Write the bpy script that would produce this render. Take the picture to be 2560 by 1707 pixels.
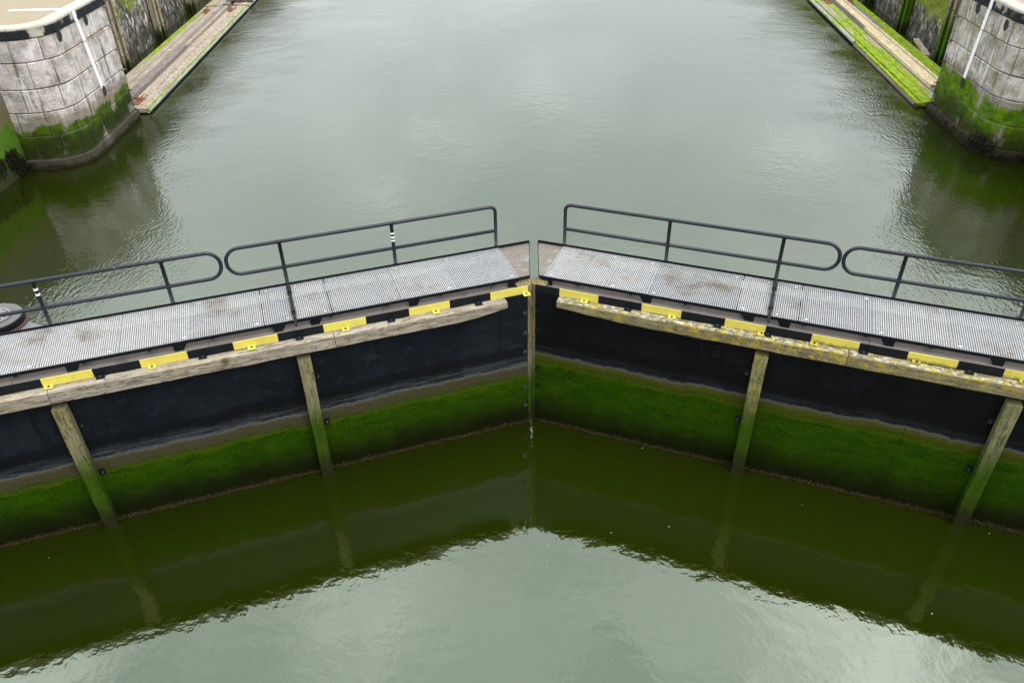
import bpy, bmesh, math, random
from mathutils import Vector, Matrix, noise as mnoise

# ------------------------------------------------------------------ scene, camera, sky, sun
for o in list(bpy.data.objects):
    bpy.data.objects.remove(o)
SC = bpy.context.scene
COL = SC.collection

cam_data = bpy.data.cameras.new("camera")
cam = bpy.data.objects.new("camera", cam_data)
COL.objects.link(cam)
SC.camera = cam
cam_data.sensor_width = 36.0
cam_data.lens = 27.313
cam_data.clip_end = 3000
_r = Vector((0.9998331369, 0.0124785439, -0.0133410736))
_u = Vector((0.0036583635, 0.5787451066, 0.8155002869))
_w = Vector((-0.0178973372, 0.8154130165, -0.5786028844))
_m = Matrix.Identity(4)
for i in range(3):
    _m[i][0], _m[i][1], _m[i][2] = _r[i], _u[i], -_w[i]
_m.translation = Vector((-0.2147781, -14.9053972, 13.0))
cam.matrix_world = _m

CLOUD_AT = (14.38, 7.3, 0.0)
SUN_EL, SUN_AZ = math.radians(52), math.radians(128)     # azimuth from +y towards +x: behind the camera to the right
sun_dir = Vector((math.sin(SUN_AZ) * math.cos(SUN_EL), math.cos(SUN_AZ) * math.cos(SUN_EL), math.sin(SUN_EL)))
sd = bpy.data.lights.new("sun", 'SUN')
sd.energy = 0.75
sd.angle = math.radians(25)
sd.color = (1.0, 0.97, 0.92)
sun = bpy.data.objects.new("sun", sd)
COL.objects.link(sun)
sun.rotation_euler = sun_dir.to_track_quat('Z', 'Y').to_euler()
sun.location = (0, 0, 60)

world = bpy.data.worlds.new("World")
SC.world = world
world.use_nodes = True
wt = world.node_tree
wt.nodes.clear()
_wo = wt.nodes.new('ShaderNodeOutputWorld')
_bg = wt.nodes.new('ShaderNodeBackground')
_bg.inputs['Strength'].default_value = 0.1
_sky = wt.nodes.new('ShaderNodeTexSky')
_sky.sky_type = 'NISHITA'
_sky.sun_disc = False
_sky.sun_elevation = SUN_EL
_sky.sun_rotation = SUN_AZ
_sky.air_density = 1.0
_sky.dust_density = 3.0
# overcast cloud sheet in front of the clear sky
_tc = wt.nodes.new('ShaderNodeTexCoord')
_sep = wt.nodes.new('ShaderNodeSeparateXYZ')
wt.links.new(_tc.outputs['Generated'], _sep.inputs[0])
_zc = wt.nodes.new('ShaderNodeMath'); _zc.operation = 'MAXIMUM'; _zc.inputs[1].default_value = 0.0
wt.links.new(_sep.outputs['Z'], _zc.inputs[0])
_za = wt.nodes.new('ShaderNodeMath'); _za.operation = 'ADD'; _za.inputs[1].default_value = 0.12
wt.links.new(_zc.outputs[0], _za.inputs[0])
_dv = wt.nodes.new('ShaderNodeVectorMath'); _dv.operation = 'DIVIDE'
wt.links.new(_tc.outputs['Generated'], _dv.inputs[0])
wt.links.new(_za.outputs[0], _dv.inputs[1])
_cn = wt.nodes.new('ShaderNodeTexNoise')
_cl = wt.nodes.new('ShaderNodeVectorMath'); _cl.operation = 'ADD'; _cl.inputs[1].default_value = CLOUD_AT
wt.links.new(_dv.outputs[0], _cl.inputs[0])
_cn.inputs['Scale'].default_value = 2.4
_cn.inputs['Detail'].default_value = 6
_cn.inputs['Roughness'].default_value = 0.55
_cn.inputs['Distortion'].default_value = 0.3
wt.links.new(_cl.outputs[0], _cn.inputs['Vector'])
_cr = wt.nodes.new('ShaderNodeValToRGB')
_cr.color_ramp.elements[0].position = 0.40
_cr.color_ramp.elements[0].color = (0.60, 0.635, 0.65, 1)
_cr.color_ramp.elements[1].position = 0.70
_cr.color_ramp.elements[1].color = (1.5, 1.5, 1.5, 1)
_ce = _cr.color_ramp.elements.new(0.55)
_ce.color = (0.84, 0.86, 0.87, 1)
wt.links.new(_cn.outputs['Fac'], _cr.inputs[0])
_cs = wt.nodes.new('ShaderNodeVectorMath'); _cs.operation = 'SCALE'; 
_cg = wt.nodes.new('ShaderNodeMath'); _cg.operation = 'MULTIPLY_ADD'; _cg.inputs[1].default_value = 10.5; _cg.inputs[2].default_value = 4.9   # overcast sky: brighter overhead than at the horizon
wt.links.new(_zc.outputs[0], _cg.inputs[0])
wt.links.new(_cg.outputs[0], _cs.inputs['Scale'])
_cf = wt.nodes.new('ShaderNodeMath'); _cf.operation = 'MULTIPLY'; _cf.use_clamp = True; _cf.inputs[1].default_value = 1.25
wt.links.new(_zc.outputs[0], _cf.inputs[0])
_cm = wt.nodes.new('ShaderNodeMix'); _cm.data_type = 'RGBA'; _cm.inputs['A'].default_value = (0.76, 0.79, 0.81, 1)
wt.links.new(_cf.outputs[0], _cm.inputs['Factor'])
wt.links.new(_cr.outputs[0], _cm.inputs['B'])
wt.links.new(_cm.outputs['Result'], _cs.inputs[0])
_mx = wt.nodes.new('ShaderNodeMix'); _mx.data_type = 'RGBA'; _mx.inputs['Factor'].default_value = 0.88
wt.links.new(_sky.outputs[0], _mx.inputs['A'])
wt.links.new(_cs.outputs[0], _mx.inputs['B'])
wt.links.new(_mx.outputs['Result'], _bg.inputs['Color'])
wt.links.new(_bg.outputs[0], _wo.inputs[0])

SC.view_settings.view_transform = 'Standard'
SC.view_settings.look = 'None'
SC.view_settings.exposure = 1.55
SC.view_settings.gamma = 1.0
SC.view_settings.use_curve_mapping = False
SC.cycles.use_denoising = True
SC.cycles.max_bounces = 6
SC.cycles.caustics_reflective = False
SC.cycles.caustics_refractive = False

# ------------------------------------------------------------------ material helpers
class NT:
    def __init__(self, name):
        self.mat = bpy.data.materials.new(name)
        self.mat.use_nodes = True
        self.t = self.mat.node_tree
        self.bsdf = self.t.nodes['Principled BSDF']
        self.geo = self.t.nodes.new('ShaderNodeNewGeometry')
        self.pos = self.geo.outputs['Position']
        self.tc = self.t.nodes.new('ShaderNodeTexCoord')
        self.obj = self.tc.outputs['Object']
        s = self.t.nodes.new('ShaderNodeSeparateXYZ')
        self.link(self.pos, s.inputs[0])
        self.x, self.y, self.z = s.outputs
        self.rnd = self.t.nodes.new('ShaderNodeObjectInfo').outputs['Random']
    def link(self, a, b): self.t.links.new(a, b)
    def put(self, v, inp):
        if isinstance(v, bpy.types.NodeSocket): self.link(v, inp)
        elif isinstance(v, (tuple, list)) and inp.type == 'RGBA': inp.default_value = (*v[:3], 1)
        else: inp.default_value = v
    def math(self, op, a, b=0.0, c=0.0, clamp=False):
        n = self.t.nodes.new('ShaderNodeMath'); n.operation = op; n.use_clamp = clamp
        self.put(a, n.inputs[0]); self.put(b, n.inputs[1]); self.put(c, n.inputs[2])
        return n.outputs[0]
    def vec(self, v, scale=(1, 1, 1), loc=(0, 0, 0), rot=(0, 0, 0)):
        n = self.t.nodes.new('ShaderNodeMapping')
        self.link(v, n.inputs['Vector'])
        n.inputs['Scale'].default_value = scale
        n.inputs['Location'].default_value = loc
        n.inputs['Rotation'].default_value = rot
        return n.outputs[0]
    def noise(self, v, scale=1.0, detail=4, rough=0.55, dist=0.0, col=False):
        n = self.t.nodes.new('ShaderNodeTexNoise')
        self.link(v, n.inputs['Vector'])
        n.inputs['Scale'].default_value = scale
        n.inputs['Detail'].default_value = detail
        n.inputs['Roughness'].default_value = rough
        n.inputs['Distortion'].default_value = dist
        return n.outputs['Color' if col else 'Fac']
    def voro(self, v, scale=1.0, feature='F1', out='Distance'):
        n = self.t.nodes.new('ShaderNodeTexVoronoi')
        n.feature = feature
        self.link(v, n.inputs['Vector'])
        n.inputs['Scale'].default_value = scale
        return n.outputs[out]
    def step(self, v, lo, hi):
        n = self.t.nodes.new('ShaderNodeMapRange')
        n.interpolation_type = 'SMOOTHSTEP'
        self.put(v, n.inputs['Value'])
        self.put(lo, n.inputs['From Min']); self.put(hi, n.inputs['From Max'])
        return n.outputs[0]
    def mix(self, f, a, b, mode='MIX'):
        n = self.t.nodes.new('ShaderNodeMix'); n.data_type = 'RGBA'; n.blend_type = mode
        self.put(f, n.inputs['Factor'])
        self.put(a, n.inputs['A']); self.put(b, n.inputs['B'])
        return n.outputs['Result']
    def ramp(self, f, stops):
        n = self.t.nodes.new('ShaderNodeValToRGB')
        e = n.color_ramp.elements
        while len(e) < len(stops): e.new(0.5)
        for k, (p, c) in enumerate(stops):
            e[k].position = p
            e[k].color = (*c, 1) if len(c) == 3 else c
        self.put(f, n.inputs[0])
        return n.outputs[0]
    def bump(self, h, strength=1.0, dist=0.01, normal=None):
        n = self.t.nodes.new('ShaderNodeBump')
        n.inputs['Strength'].default_value = strength
        n.inputs['Distance'].default_value = dist
        self.put(h, n.inputs['Height'])
        if normal is not None: self.link(normal, n.inputs['Normal'])
        return n.outputs[0]
    def out(self, color, rough=0.7, normal=None, metallic=0.0, spec=0.5):
        b = self.bsdf
        self.put(color, b.inputs['Base Color'])
        self.put(rough, b.inputs['Roughness'])
        self.put(metallic, b.inputs['Metallic'])
        self.put(spec, b.inputs['Specular IOR Level'])
        if normal is not None: self.link(normal, b.inputs['Normal'])
        return self.mat

MAT = {}

def m_water():
    m = NT('water')
    p = m.pos
    # broad swell, medium undulation and wind ripples (heights in metres)
    warp = m.noise(p, 0.25, 2, 0.5, col=True)
    pw = m.t.nodes.new('ShaderNodeVectorMath'); pw.operation = 'MULTIPLY_ADD'
    m.link(warp, pw.inputs[0]); pw.inputs[1].default_value = (1.6, 1.6, 0); m.link(p, pw.inputs[2])
    p2 = pw.outputs[0]
    big = m.noise(m.vec(p2, (1.0, 0.7, 0)), 0.55, 2, 0.5)
    med = m.noise(m.vec(p2, (1.0, 1.5, 0), rot=(0, 0, 0.5)), 1.6, 3, 0.5)
    fine = m.noise(m.vec(p2, (2.3, 1.0, 0), rot=(0, 0, -0.75)), 4.2, 2, 0.5)
    tiny = m.noise(m.vec(p2, (1.5, 1.0, 0), rot=(0, 0, 0.9)), 13.0, 2, 0.6)
    # the wind reaches the middle of the upper pool and the sides, the lee of the gates stays calm
    ax = m.math('ABSOLUTE', m.x)
    calm = m.step(m.math('ADD', m.y, m.math('MULTIPLY', ax, 0.36)), -1.0, 5.0)
    patch = m.step(m.noise(p, 0.11, 3, 0.55), 0.42, 0.66)
    side = m.math('MULTIPLY', m.step(ax, 5.0, 14.0), m.step(m.noise(p, 0.2, 3, 0.5), 0.25, 0.6))
    wind = m.math('MULTIPLY', calm, m.math('ADD', m.math('MULTIPLY', patch, 0.35), m.math('MULTIPLY', side, 0.9)))
    lee = m.math('MULTIPLY', m.step(ax, 13.0, 18.5), m.step(m.y, 20.0, 14.0))      # calm corner beside the piers
    lee = m.math('MULTIPLY', lee, m.step(m.y, 1.0, 8.0))
    wind = m.math('MULTIPLY', wind, m.math('MULTIPLY_ADD', lee, -0.9, 1.0))
    h = m.math('MULTIPLY', big, 0.014)
    h = m.math('MULTIPLY_ADD', med, 0.0075, h)
    h = m.math('MULTIPLY_ADD', m.math('MULTIPLY', fine, m.math('ADD', wind, 0.10)), 0.014, h)
    h = m.math('MULTIPLY_ADD', m.math('MULTIPLY', tiny, m.math('ADD', wind, 0.12)), 0.0022, h)
    nrm = m.bump(h, 1.0, 1.0)
    tone = m.noise(p, 0.16, 4, 0.6)
    col = m.mix(tone, (0.0064, 0.0104, 0.0003), (0.0105, 0.0160, 0.0005))
    m.out(col, 0.04, nrm, 0.0, 0.5)
    m.bsdf.inputs['IOR'].default_value = 2.0
    m.bsdf.inputs['Specular Tint'].default_value = (0.875, 1.0, 0.84, 1)
    return m.mat

def m_skin(name, green_top, bluish, olive, salt_amt=0.62, fringe=0.20):
    m = NT(name)
    p = m.pos
    n1 = m.noise(p, 1.3, 5, 0.6)
    scr = m.noise(m.vec(p, (0.6, 0.6, 14)), 2.0, 5, 0.65)
    fine = m.noise(p, 26, 4, 0.6)
    vert = m.noise(m.vec(p, (3.2, 3.2, 0.10)), 1.5, 4, 0.6)
    base = m.mix(m.step(n1, 0.3, 0.75), tuple(c * .6 for c in bluish), tuple(c * 1.7 for c in bluish))
    base = m.mix(m.math('MULTIPLY', m.step(vert, 0.60, 0.68), 0.6), base, (0.0008, 0.0008, 0.0010))
    # pale scuffs
    base = m.mix(m.math('MULTIPLY', m.step(scr, 0.62, 0.80), 0.30), base, (0.050, 0.058, 0.066))
    blot = m.noise(m.vec(p, (1, 1, 1.4)), 3.5, 6, 0.75)
    base = m.mix(m.math('MULTIPLY', m.step(blot, 0.54, 0.70), 0.5), base, tuple(c * 4.5 for c in bluish))
    lin = m.noise(m.vec(p, (0.25, 0.25, 30), rot=(0, 0.10, 0)), 2.0, 3, 0.5)
    base = m.mix(m.math('MULTIPLY', m.math('MULTIPLY', m.step(lin, 0.72, 0.78), m.step(m.noise(p, 0.9, 2), 0.5, 0.65)), 0.5), base, (0.08, 0.09, 0.10))
    spot = m.voro(p, 5.0)
    base = m.mix(m.math('MULTIPLY', m.step(spot, 0.045, 0.03), 0.5), base, (0.16, 0.165, 0.165))
    # boundary heights with a wobbling edge
    wob = m.math('MULTIPLY', m.math('SUBTRACT', m.noise(m.vec(p, (1, 1, 0.02)), 0.45, 5, 0.6), 0.5), 0.34)
    fuzz = m.math('MULTIPLY', m.math('SUBTRACT', m.noise(m.vec(p, (1, 1, 0.35)), 7, 6, 0.78), 0.5), 0.20)
    zz = m.math('ADD', m.z, m.math('ADD', wob, fuzz))
    # black wet band and scratched salty band over the weed
    wet = m.math('MULTIPLY', m.step(zz, green_top + 0.62, green_top + 0.50), m.step(zz, green_top + 0.16, green_top + 0.34))
    base = m.mix(m.math('MULTIPLY', wet, 0.75), base, (0.0012, 0.0012, 0.0015))
    salt = m.math('MULTIPLY', m.step(zz, green_top + 0.36, green_top + 0.10), m.step(m.noise(m.vec(p, (0.8, 0.8, 22)), 1.6, 5, 0.7), 0.40, 0.66))
    base = m.mix(m.math('MULTIPLY', salt, salt_amt), base, (0.065, 0.072, 0.080))
    rim = m.math('MULTIPLY', m.step(zz, green_top + 0.07, green_top + 0.02), 0.7)
    base = m.mix(rim, base, (0.085, 0.085, 0.080))
    # olive silt fringe, then weed, then dark mud towards the water
    ol = m.mix(fine, tuple(c * .7 for c in olive), tuple(c * 1.3 for c in olive))
    base = m.mix(m.step(zz, green_top + 0.02, green_top - 0.04), base, ol)
    g1 = m.noise(m.vec(p, (1, 1, 2.2)), 2.2, 5, 0.65)
    green = m.mix(m.step(g1, 0.15, 0.85), (0.0055, 0.021, 0.0003), (0.017, 0.050, 0.0004))
    green = m.mix(m.math('MULTIPLY', m.step(fine, 0.42, 0.72), 0.6), green, (0.036, 0.072, 0.0008))
    yl = m.noise(m.vec(p, (0.8, 0.8, 6)), 1.5, 4, 0.6)
    green = m.mix(m.math('MULTIPLY', m.step(yl, 0.54, 0.74), 0.6), green, (0.045, 0.052, 0.003))
    bare = m.noise(m.vec(p, (0.7, 0.7, 3.5), loc=(4, 4, 4)), 2.0, 6, 0.7)
    green = m.mix(m.math('MULTIPLY', m.step(bare, 0.57, 0.70), 0.7), green, (0.010, 0.016, 0.003))
    zg = m.math('ADD', zz, m.math('MULTIPLY', m.math('SUBTRACT', g1, 0.5), 0.26))
    base = m.mix(m.step(zg, green_top - fringe + 0.09, green_top - fringe - 0.06), base, green)
    lime = m.math('MULTIPLY', m.step(zg, green_top - fringe - 0.17, green_top - fringe - 0.07), m.step(zg, green_top - fringe + 0.02, green_top - fringe - 0.07))
    base = m.mix(m.math('MULTIPLY', lime, 0.5), base, (0.050, 0.070, 0.004))
    zm = m.math('ADD', m.z, m.math('MULTIPLY', m.math('SUBTRACT', m.noise(p, 1.1, 5, 0.65), 0.5), 0.9))
    base = m.mix(m.math('MULTIPLY', m.step(zm, 1.25, 0.15), 0.95), base, (0.0050, 0.0052, 0.0014))
    gmask = m.step(zz, green_top + 0.02, green_top - 0.1)
    rough = m.math('MULTIPLY_ADD', gmask, 0.45, 0.46)
    h = m.math('MULTIPLY_ADD', fine, m.math('MULTIPLY_ADD', gmask, 0.034, 0.0014), m.math('MULTIPLY', n1, 0.012))
    return m.out(base, rough, m.bump(h, 1.0, 0.6), 0, m.math('MULTIPLY_ADD', gmask, -0.09, 0.12))

def m_timber(name, c0, c1, axis='X', lichen=0.0, weed_z=None, weed=(0.05, 0.13, 0.005), rot=0.0, white=0.0):
    """weathered timber; grain runs along the object's local axis"""
    m = NT(name)
    o = m.obj
    off = m.t.nodes.new('ShaderNodeVectorMath'); off.operation = 'MULTIPLY_ADD'
    cx = m.t.nodes.new('ShaderNodeCombineXYZ')
    for k in range(3): m.link(m.rnd, cx.inputs[k])
    m.link(cx.outputs[0], off.inputs[0]); off.inputs[1].default_value = (37, 17, 23); m.link(o, off.inputs[2])
    v = off.outputs[0]
    sc = {'X': (0.5, 5, 5), 'Y': (5, 0.5, 5), 'Z': (5, 5, 0.5)}[axis]
    g = m.noise(m.vec(v, sc), 2.2, 6, 0.65, 0.6)
    g2 = m.noise(m.vec(v, tuple(a * 4 for a in sc)), 3.0, 4, 0.7, 0.3)
    crack = m.noise(m.vec(v, tuple(a * 1.3 for a in sc)), 1.6, 5, 0.6, 1.2)
    blot = m.noise(v, 1.1, 4, 0.6)
    col = m.mix(m.step(g, 0.10, 0.80), c0, c1)
    col = m.mix(m.math('MULTIPLY', m.step(g2, 0.5, 0.8), 0.3), col, tuple(min(1, a * 1.7) for a in c1))
    col = m.mix(m.math('MULTIPLY', m.step(blot, 0.45, 0.75), 0.35), col, tuple(a * 0.7 for a in c0))
    ck = m.step(m.math('ABSOLUTE', m.math('SUBTRACT', crack, 0.5)), 0.018, 0.004)
    col = m.mix(m.math('MULTIPLY', ck, 0.75), col, tuple(a * 0.16 for a in c0))
    if rot > 0:
        rt = m.step(m.noise(v, 0.8, 3, 0.5), 0.70, 0.76)
        col = m.mix(m.math('MULTIPLY', rt, rot), col, (0.05, 0.025, 0.012))
    if white > 0:
        wl = m.step(m.noise(v, 9, 5, 0.75), 0.49, 0.57)
        up = m.t.nodes.new('ShaderNodeSeparateXYZ'); m.link(m.geo.outputs['Normal'], up.inputs[0])
        col = m.mix(m.math('MULTIPLY', m.math('MULTIPLY', wl, m.step(up.outputs[2], 0.15, 0.7)), white), col, (0.38, 0.37, 0.33))
    if lichen > 0:
        big = m.step(m.noise(v, 0.55, 3, 0.5), 0.38, 0.56)
        ln = m.step(m.noise(v, 7.5, 6, 0.8), 0.50, 0.58)
        lc = m.mix(m.noise(v, 12, 2), (0.26, 0.18, 0.010), (0.46, 0.35, 0.03))
        col = m.mix(m.math('MULTIPLY', m.math('MULTIPLY', big, ln), lichen), col, lc)
        og = m.step(m.noise(v, 3.0, 5, 0.7), 0.52, 0.70)
        col = m.mix(m.math('MULTIPLY', og, 0.45 * lichen), col, (0.13, 0.12, 0.025))
    h = m.math('MULTIPLY_ADD', g, 0.5, m.math('MULTIPLY_ADD', g2, 0.35, m.math('MULTIPLY', ck, -0.8)))
    if weed_z is not None:
        w0, w1 = weed_z
        wz = m.math('ADD', m.z, m.math('MULTIPLY', m.math('SUBTRACT', m.noise(m.pos, 4, 5, 0.7), 0.5), 0.9))
        wcol = m.mix(m.noise(m.pos, 14, 4, 0.7), tuple(a * 0.55 for a in weed), tuple(a * 1.35 for a in weed))
        f = m.math('MULTIPLY', m.step(wz, w1, w0), m.step(m.noise(m.pos, 5, 4, 0.6), 0.14, 0.36))
        col = m.mix(f, col, wcol)
        col = m.mix(m.math('MULTIPLY', m.step(wz, 1.0, 0.2), 0.9), col, (0.012, 0.010, 0.003))
    return m.out(col, 0.9, m.bump(h, 0.8, 0.012), 0, 0.10)

def m_moss_wood(name, moss_amt, base0, base1, axis='X'):
    m = NT(name)
    v = m.obj
    g = m.noise(m.vec(v, (0.3, 8, 8)), 2.0, 6, 0.65, 0.4)
    col = m.mix(m.step(g, 0.3, 0.7), base0, base1)
    seam = m.step(m.math('ABSOLUTE', m.math('SUBTRACT', m.noise(m.vec(v, (0.12, 5, 5)), 1.7, 4, 0.6), 0.5)), 0.02, 0.004)
    col = m.mix(m.math('MULTIPLY', seam, 0.7), col, tuple(a * 0.2 for a in base0))
    mm = m.noise(m.vec(m.pos, (1.2, 0.35, 1)), 1.1, 6, 0.7)
    mc = m.mix(m.step(m.noise(m.vec(m.pos, (2.0, 0.6, 1)), 3.2, 6, 0.75), 0.3, 0.7), (0.055, 0.105, 0.001), (0.26, 0.36, 0.003))
    col = m.mix(m.step(mm, 0.62 - 0.34 * moss_amt, 0.74 - 0.34 * moss_amt), col, mc)
    return m.out(col, 0.85, m.bump(m.math('ADD', g, m.math('MULTIPLY', m.noise(m.pos, 20, 4, 0.7), 0.7)), 0.8, 0.012), 0, 0.25)

def m_stone(name, right):
    m = NT(name)
    p = m.pos
    n1 = m.noise(p, 1.7, 6, 0.65)
    n2 = m.noise(p, 11, 5, 0.7)
    pit = m.noise(p, 30, 3, 0.7)
    a, b = ((0.24, 0.215, 0.200), (0.54, 0.505, 0.475)) if not right else ((0.22, 0.20, 0.165), (0.50, 0.47, 0.42))
    col = m.mix(m.step(n1, 0.28, 0.72), a, b)
    col = m.mix(m.math('MULTIPLY', m.step(n2, 0.45, 0.75), 0.5), col, (0.68, 0.65, 0.62))
    col = m.mix(m.math('MULTIPLY', m.step(pit, 0.60, 0.75), 0.55), col, (0.10, 0.088, 0.075))
    tint = m.mix(m.rnd, (0.86, 0.84, 0.83), (1.12, 1.10, 1.08))
    col = m.mix(1.0, col, tint, 'MULTIPLY')
    # lime and dirt runs down the face
    run = m.noise(m.vec(p, (2.6, 2.6, 0.16)), 1.5, 5, 0.62)
    run2 = m.noise(m.vec(p, (2.2, 2.2, 0.22), loc=(7, 3, 2)), 1.3, 6, 0.68)
    col = m.mix(m.math('MULTIPLY', m.step(run, 0.56, 0.66), 0.75), col, (0.70, 0.68, 0.68))
    col = m.mix(m.math('MULTIPLY', m.step(run2, 0.55, 0.64), 0.8), col, (0.085, 0.068, 0.045))
    if right:
        yv = m.noise(m.vec(p, (2.0, 2.0, 0.3), loc=(1, 9, 4)), 1.3, 5, 0.65)
        col = m.mix(m.math('MULTIPLY', m.step(yv, 0.48, 0.66), 0.55), col, (0.17, 0.18, 0.035))
    pl = m.noise(p, 1.1, 8, 0.78)
    col = m.mix(m.math('MULTIPLY', m.step(pl, 0.53, 0.57), 0.45), col, (0.66, 0.64, 0.63))
    col = m.mix(m.math('MULTIPLY', m.step(pl, 0.44, 0.36), 0.6), col, (0.15, 0.13, 0.10))
    # weed line
    wob = m.math('MULTIPLY', m.math('SUBTRACT', m.noise(m.vec(p, (1, 1, 0.25)), 0.62, 4, 0.6), 0.5), 1.5)
    zz = m.math('ADD', m.z, m.math('ADD', wob, m.math('MULTIPLY', m.math('SUBTRACT', n2, 0.5), 0.35)))
    top = 1.75 if not right else 2.2
    gc = m.mix(m.step(m.noise(m.vec(p, (1, 1, 1.6)), 2.6, 5, 0.7), 0.3, 0.7), *(((0.018, 0.040, 0.001), (0.062, 0.120, 0.001)) if not right else ((0.036, 0.078, 0.001), (0.105, 0.200, 0.001))))
    gc = m.mix(m.math('MULTIPLY', m.step(zz, top - (0.15 if not right else 0.6), top - (0.8 if not right else 1.5)), 0.85), gc, (0.013, 0.017, 0.003))
    damp = m.step(zz, top + 0.45, top + 0.2)
    col = m.mix(m.math('MULTIPLY', damp, 0.62), col, (0.105, 0.090, 0.040))
    gap = m.step(m.noise(m.vec(p, (1, 1, 0.7), loc=(3, 3, 3)), 0.85, 4, 0.6), 0.68, 0.56)
    col = m.mix(m.math('MULTIPLY', m.step(zz, top + 0.05, top - 0.12), gap), col, gc)
    zm = m.math('ADD', m.z, m.math('MULTIPLY', m.math('SUBTRACT', n1, 0.5), 0.6))
    mud = (0.052, 0.045, 0.033) if not right else (0.024, 0.020, 0.010)
    col = m.mix(m.math('MULTIPLY', m.step(zm, 0.62, 0.40), 0.85), col, mud)
    col = m.mix(m.math('MULTIPLY', m.step(zm, 0.26, 0.06), 0.9), col, (0.010, 0.007, 0.004))
    h = m.math('MULTIPLY_ADD', n2, 0.6, m.math('MULTIPLY_ADD', n1, 0.8, m.math('MULTIPLY', pit, 0.3)))
    return m.out(col, 0.85, m.bump(h, 0.9, 0.05), 0, 0.15)

def m_coping():
    m = NT('coping_stone')
    p = m.pos
    n1 = m.noise(p, 2.2, 6, 0.7)
    n2 = m.noise(p, 9, 5, 0.7)
    pale = m.mix(n1, (0.26, 0.24, 0.19), (0.44, 0.41, 0.36))
    up = m.t.nodes.new('ShaderNodeSeparateXYZ'); m.link(m.geo.outputs['Normal'], up.inputs[0])
    face = m.step(m.math('ADD', m.z, m.math('MULTIPLY', m.math('SUBTRACT', n2, 0.5), 0.12)), 5.66, 5.60)
    peel = m.step(m.noise(m.vec(p, (1, 1, 0.7)), 1.1, 4, 0.6), 0.36, 0.44)
    dark = m.mix(m.step(m.noise(m.vec(p, (4, 4, 0.5)), 3, 4, 0.6), 0.62, 0.75), (0.006, 0.008, 0.010), (0.14, 0.14, 0.08))
    col = m.mix(m.math('MULTIPLY', face, peel), pale, dark)
    bl = m.step(m.voro(p, 0.9), 0.16, 0.12)
    col = m.mix(m.math('MULTIPLY', bl, 0.7), col, (0.10, 0.22, 0.42))
    return m.out(col, 0.8, m.bump(n2, 0.6, 0.02), 0, 0.3)

def m_rubble(name, green=False):
    """coarse old masonry behind the rafts"""
    m = NT(name)
    p = m.pos
    pv = m.vec(p, (1, 1, 0.42))
    wv = m.t.nodes.new('ShaderNodeVectorMath'); wv.operation = 'MULTIPLY_ADD'
    m.link(m.noise(p, 2.0, 3, 0.5, col=True), wv.inputs[0]); wv.inputs[1].default_value = (0.25, 0.25, 0.25); m.link(pv, wv.inputs[2])
    d = m.voro(wv.outputs[0], 4.6)
    c = m.voro(wv.outputs[0], 4.6, out='Color')
    sc = m.t.nodes.new('ShaderNodeSeparateColor'); m.link(c, sc.inputs[0])
    col = m.ramp(sc.outputs[0], [(0.0, (0.05, 0.045, 0.035)), (0.45, (0.15, 0.135, 0.11)), (0.75, (0.30, 0.28, 0.25)), (1.0, (0.55, 0.53, 0.50))])
    col = m.mix(m.step(d, 0.45, 0.75), col, (0.028, 0.024, 0.018))
    n = m.noise(p, 1.1, 5, 0.65)
    zz = m.math('ADD', m.z, m.math('MULTIPLY', m.math('SUBTRACT', n, 0.5), 2.4))
    gm = m.mix(m.noise(p, 7, 4, 0.7), (0.045, 0.060, 0.008), (0.21, 0.27, 0.012))
    col = m.mix(m.math('MULTIPLY', m.math('MULTIPLY', m.step(zz, *((3.9, 3.2) if not green else (7.0, 6.5))), m.step(zz, *((2.3, 2.9) if not green else (1.5, 2.2)))), m.step(n, *((0.40, 0.56) if not green else (0.2, 0.42)))), col, gm)
    col = m.mix(m.math('MULTIPLY', m.step(zz, 1.9, 0.5), 0.72), col, (0.024, 0.023, 0.010))
    h = m.math('MULTIPLY_ADD', m.noise(p, 14, 4, 0.7), 0.3, m.math('SUBTRACT', 1.0, d))
    return m.out(col, 0.85, m.bump(h, 1.0, 0.10), 0, 0.3)

def m_chamber(name):
    m = NT(name)
    p = m.pos
    n1 = m.noise(p, 1.5, 6, 0.65); n2 = m.noise(p, 10, 5, 0.7)
    br = m.t.nodes.new('ShaderNodeTexBrick')
    cv = m.t.nodes.new('ShaderNodeCombineXYZ'); m.link(m.y, cv.inputs[0]); m.link(m.z, cv.inputs[1])
    m.link(cv.outputs[0], br.inputs['Vector'])
    br.inputs['Scale'].default_value = 1.0; br.inputs['Brick Width'].default_value = 1.3; br.inputs['Row Height'].default_value = 0.95
    br.inputs['Mortar Size'].default_value = 0.015
    col = m.mix(n1, (0.085, 0.074, 0.058), (0.17, 0.155, 0.13))
    col = m.mix(m.math('MULTIPLY', br.outputs['Fac'], 0.7), col, (0.05, 0.045, 0.04))
    zz = m.math('ADD', m.z, m.math('MULTIPLY', m.math('SUBTRACT', n1, 0.5), 1.3))
    g = m.mix(n2, (0.020, 0.055, 0.002), (0.085, 0.19, 0.003))
    col = m.mix(m.step(zz, 3.2, 2.4), col, (0.12, 0.10, 0.045))
    col = m.mix(m.step(zz, 2.4, 1.8), col, g)
    col = m.mix(m.math('MULTIPLY', m.step(zz, 1.1, 0.3), 0.9), col, (0.020, 0.017, 0.008))
    return m.out(col, 0.85, m.bump(m.math('ADD', n2, n1), 0.8, 0.05), 0, 0.3)

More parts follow.
